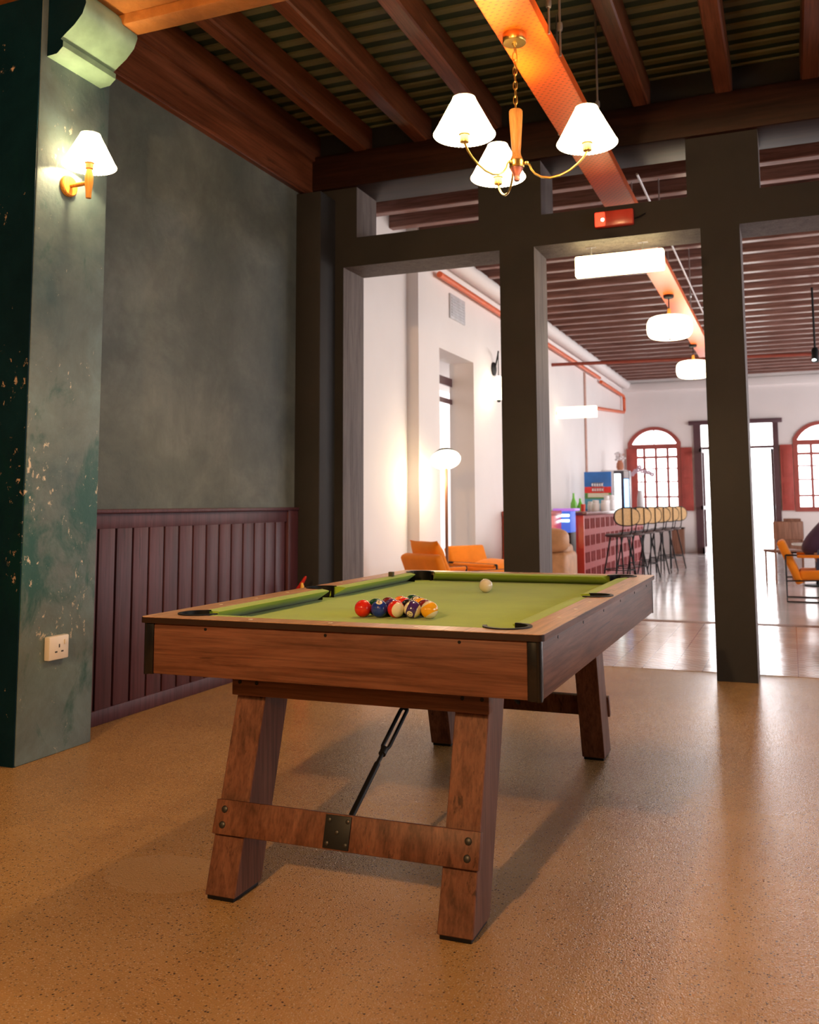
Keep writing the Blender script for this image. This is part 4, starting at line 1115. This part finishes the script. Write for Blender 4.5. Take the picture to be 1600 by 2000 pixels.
for (x, z) in ((-.14, .67), (-.08, .72), (-.02, .745), (.05, .72), (.0, .80), (.11, .705), (.17, .69), (.23, .655)):
    for k in range(5):
        a = 2 * PI * k / 5 + x * 9; fb.ell((x + .026 * math.cos(a), 0, z + .026 * math.sin(a)), (.024, .008, .02), 8, 6)
fb.build('blossom', M['petal'], ov)
# cooler chest, display case, armchair beside the column
rc = thing('chest_cooler', 'red chest cooler with white curved lettering stripe by the white wall', 'cooler', (0, 0, 0))
B().box(-3.56, -2.90, 11.75, 12.32, .04, 1.03, bev=.02).build('body', M['red_bright'], rc)
B().box(-3.565, -2.895, 11.74, 12.33, .97, 1.035, bev=.012).build('lid', M['red_paint'], rc)
B().tube([(-3.52, 11.747, .62), (-3.44, 11.747, .70), (-3.36, 11.747, .66), (-3.27, 11.747, .76), (-3.15, 11.747, .70), (-3.0, 11.747, .80)], [.012, .02, .024, .024, .018, .008], 8, flat=.25).tube([(-3.52, 11.747, .40), (-3.40, 11.747, .52), (-3.3, 11.747, .50)], .014, 8, flat=.3).build('emblem', M['white_face'], rc)
for (x, y) in ((-3.5, 11.8), (-2.96, 11.8), (-3.5, 12.26), (-2.96, 12.26)): B().lathe([(.022, 0), (.022, .05)], 10, Matrix.Translation((x, y, 0))).build('foot', M['black'], rc)
dc = thing('display_case', 'small blue lit display case on a dark stand beside the red chest cooler', 'display case', (-2.92, 12.50, 0))
B().box(-.14, .14, -.16, .16, 0, .74, bev=.008).build('stand', M['edge_dark'], dc)
B().box(-.14, .14, -.16, .16, .74, 1.03, bev=.008).build('case', M['case_blue'], dc)
for z in (.90, .97): B().box(-.115, .125, -.172, -.158, z - .016, z + .016, bev=.006).build('light_tube', M['glow_cyan'], dc)
B().box(-.10, .20, -.17, .17, 1.03, 1.065, bev=.006).build('lid', M['glow_violet'], dc)
ac = thing('armchair', 'tan leather armchair half hidden behind the dark column', 'armchair', (-2.80, 11.15, 0))
B().box(-.30, .30, -.32, .32, .06, .55, bev=.06, seg=4).build('base', M['tan_leather'], ac)
B().ell((0, -.22, .69), (.31, .13, .15), 32, 16, .6).build('back_pillow', M['tan_leather'], ac)
B().ell((.0, .12, .56), (.27, .22, .10), 32, 16, .6).build('seat_pillow', M['tan_leather'], ac)
for x in (-.24, .24):
    for y in (-.26, .26): B().lathe([(.02, 0), (.026, .08)], 10, Matrix.Translation((x, y, 0))).build('foot', M['black'], ac)
# things by the far wall
bn = thing('waste_bin', 'reddish brown wooden bin standing by the far wall left of the door', 'bin', (-2.38, 21.4, 0))
B().box(-.13, .13, -.13, .13, 0, .56, bev=.01).build('body', M['bin_wood'], bn)
B().box(-.14, .14, -.14, .14, .55, .585, bev=.006).build('rim', M['edge_dark'], bn)
cb2 = thing('low_cabinet', 'brown low cabinet under the right arched window', 'cabinet', (.0, 21.35, 0))
B().box(-.16, .19, -.18, .18, .05, .78, bev=.008).build('body', M['bin_wood'], cb2)
B().box(-.15, .18, -.19, -.178, .08, .38, bev=.004).build('door', M['bin_wood'], cb2); B().box(-.15, .18, -.19, -.178, .42, .74, bev=.004).build('door', M['bin_wood'], cb2)
for x in (-.12, .15): B().lathe([(.02, 0), (.02, .06)], 8, Matrix.Translation((x, -.1, 0))).build('foot', M['black'], cb2)
wt = thing('side_table', 'small white topped table behind the orange lounge chair', 'table', (.30, 13.6, 0))
B().lathe([(0, .545), (.30, .545), (.31, .555), (.31, .57), (0, .572)], 32).build('table_top', M['table_white'], wt)
B().tube([(0, 0, .02), (0, 0, .55)], .025, 12).lathe([(0, 0), (.18, 0), (.17, .02), (0, .03)], 24).build('pedestal', M['black_metal'], wt)
bc = thing('wooden_chair', 'brown wooden chair behind the orange lounge chair near the door', 'chair', (-.12, 14.2, 0), math.radians(20))
B().box(-.22, .22, -.22, .22, .42, .455, bev=.01).build('seat', M['bin_wood'], bc)
B().box(-.21, .21, -.235, -.205, .60, .86, bev=.02).build('backrest', M['bin_wood'], bc)
for x in (-.19, .19):
    B().tube([(x, -.2, 0), (x, -.215, .86)], .016, 8).build('leg', M['bin_wood'], bc); B().tube([(x, .2, 0), (x, .2, .43)], .016, 8).build('leg', M['bin_wood'], bc)
tk = thing('spot_light', 'black spotlight hanging from the joists at the right edge of the far room', 'spotlight', (.385, 13.0, 0))
B().tube([(0, 0, 3.15), (0, 0, 3.96)], .014, 8).build('pole', M['black_metal'], tk)
B().lathe([(.035, -.10), (.045, -.09), (.045, .06), (.03, .09), (0, .1)], 16, Matrix.Translation((0, 0, 3.06))).build('head', M['black_metal'], tk)
B().ell((-.01, -.02, 2.985), (.032, .032, .022), 14, 8).build('lens', M['glow_white'], tk)
# extinguisher in the corner behind the table
ex = thing('fire_extinguisher', 'small red and yellow extinguisher in the dark corner behind the pool table', 'fire extinguisher', (-3.27, 5.82, 0))
B().lathe([(0, 0), (.055, 0), (.058, .01), (.058, .36), (.05, .42), (.022, .47), (.02, .50), (0, .5)], 24).build('cylinder', M['ext_red'], ex)
B().lathe([(.0585, .22), (.0595, .23), (.0595, .33), (.0585, .34)], 24).build('label_band', M['yellow'], ex)
B().tube([(-.05, -.01, .50), (-.01, 0, .535), (.045, 0, .62), (.052, 0, .63)], [.012, .018, .010, .005], 10).build('handle', M['ext_red'], ex)
B().tube([(.02, -.02, .50), (.035, -.02, .56), (.03, -.02, .585)], [.012, .014, .008], 10).build('nozzle', M['yellow'], ex)

# ------------------------------------------------------------------ light
wd = bpy.data.worlds.new('sky'); scene.world = wd; wd.use_nodes = True
bg = wd.node_tree.nodes['Background']; bg.inputs['Color'].default_value = (1.0, .965, .98, 1); bg.inputs['Strength'].default_value = 4.0
def portal(loc, rot, sx, sy):
    l = bpy.data.lights.new('window_portal', 'AREA'); l.shape = 'RECTANGLE'; l.size = sx; l.size_y = sy; l.cycles.is_portal = True
    o = bpy.data.objects.new('window_portal', l); COL.objects.link(o); o.location = loc; o.rotation_euler = rot
R90 = PI / 2
for a, b in (W1, W2, W3): portal(((a + b) / 2, FY + .34, 1.9), (-R90, 0, 0), b - a, 2.0)
portal((-1.095, FY + .34, 1.45), (-R90, 0, 0), 1.8, 2.95)
for a, b in wy: portal((RX + .32, (a + b) / 2, 2.0), (0, R90, 0), 3.7, b - a)
portal((5.62, 3.3, 1.75), (0, R90, 0), 2.1, 3.8)
portal((-3.92, 10.07, 1.43), (0, -R90, 0), 2.9, 1.2)
# lamp behind the camera, read from the table's shadow, then two added fills
point((-1.15, -1.9, 2.80), 390, (1, .58, .25), .06)
point((1.9, -2.6, 2.8), 60, (1, .58, .25), .14)  # added fill for softer light, no lamp seen here
point((-4.4, -2.2, 2.8), 70, (1, .58, .25), .14)  # second unseen fill, added to soften the main lamp

scene.view_settings.view_transform = 'Standard'
scene.view_settings.look = 'None'
scene.view_settings.exposure = 0.8
scene.view_settings.gamma = 1
scene.view_settings.use_curve_mapping = False
scene.cycles.use_denoising = True
scene.cycles.max_bounces = 8
scene.cycles.diffuse_bounces = 5
scene.cycles.glossy_bounces = 3
scene.cycles.transparent_max_bounces = 8
scene.cycles.sample_clamp_indirect = 6
scene.cycles.caustics_reflective = False
scene.cycles.caustics_refractive = False
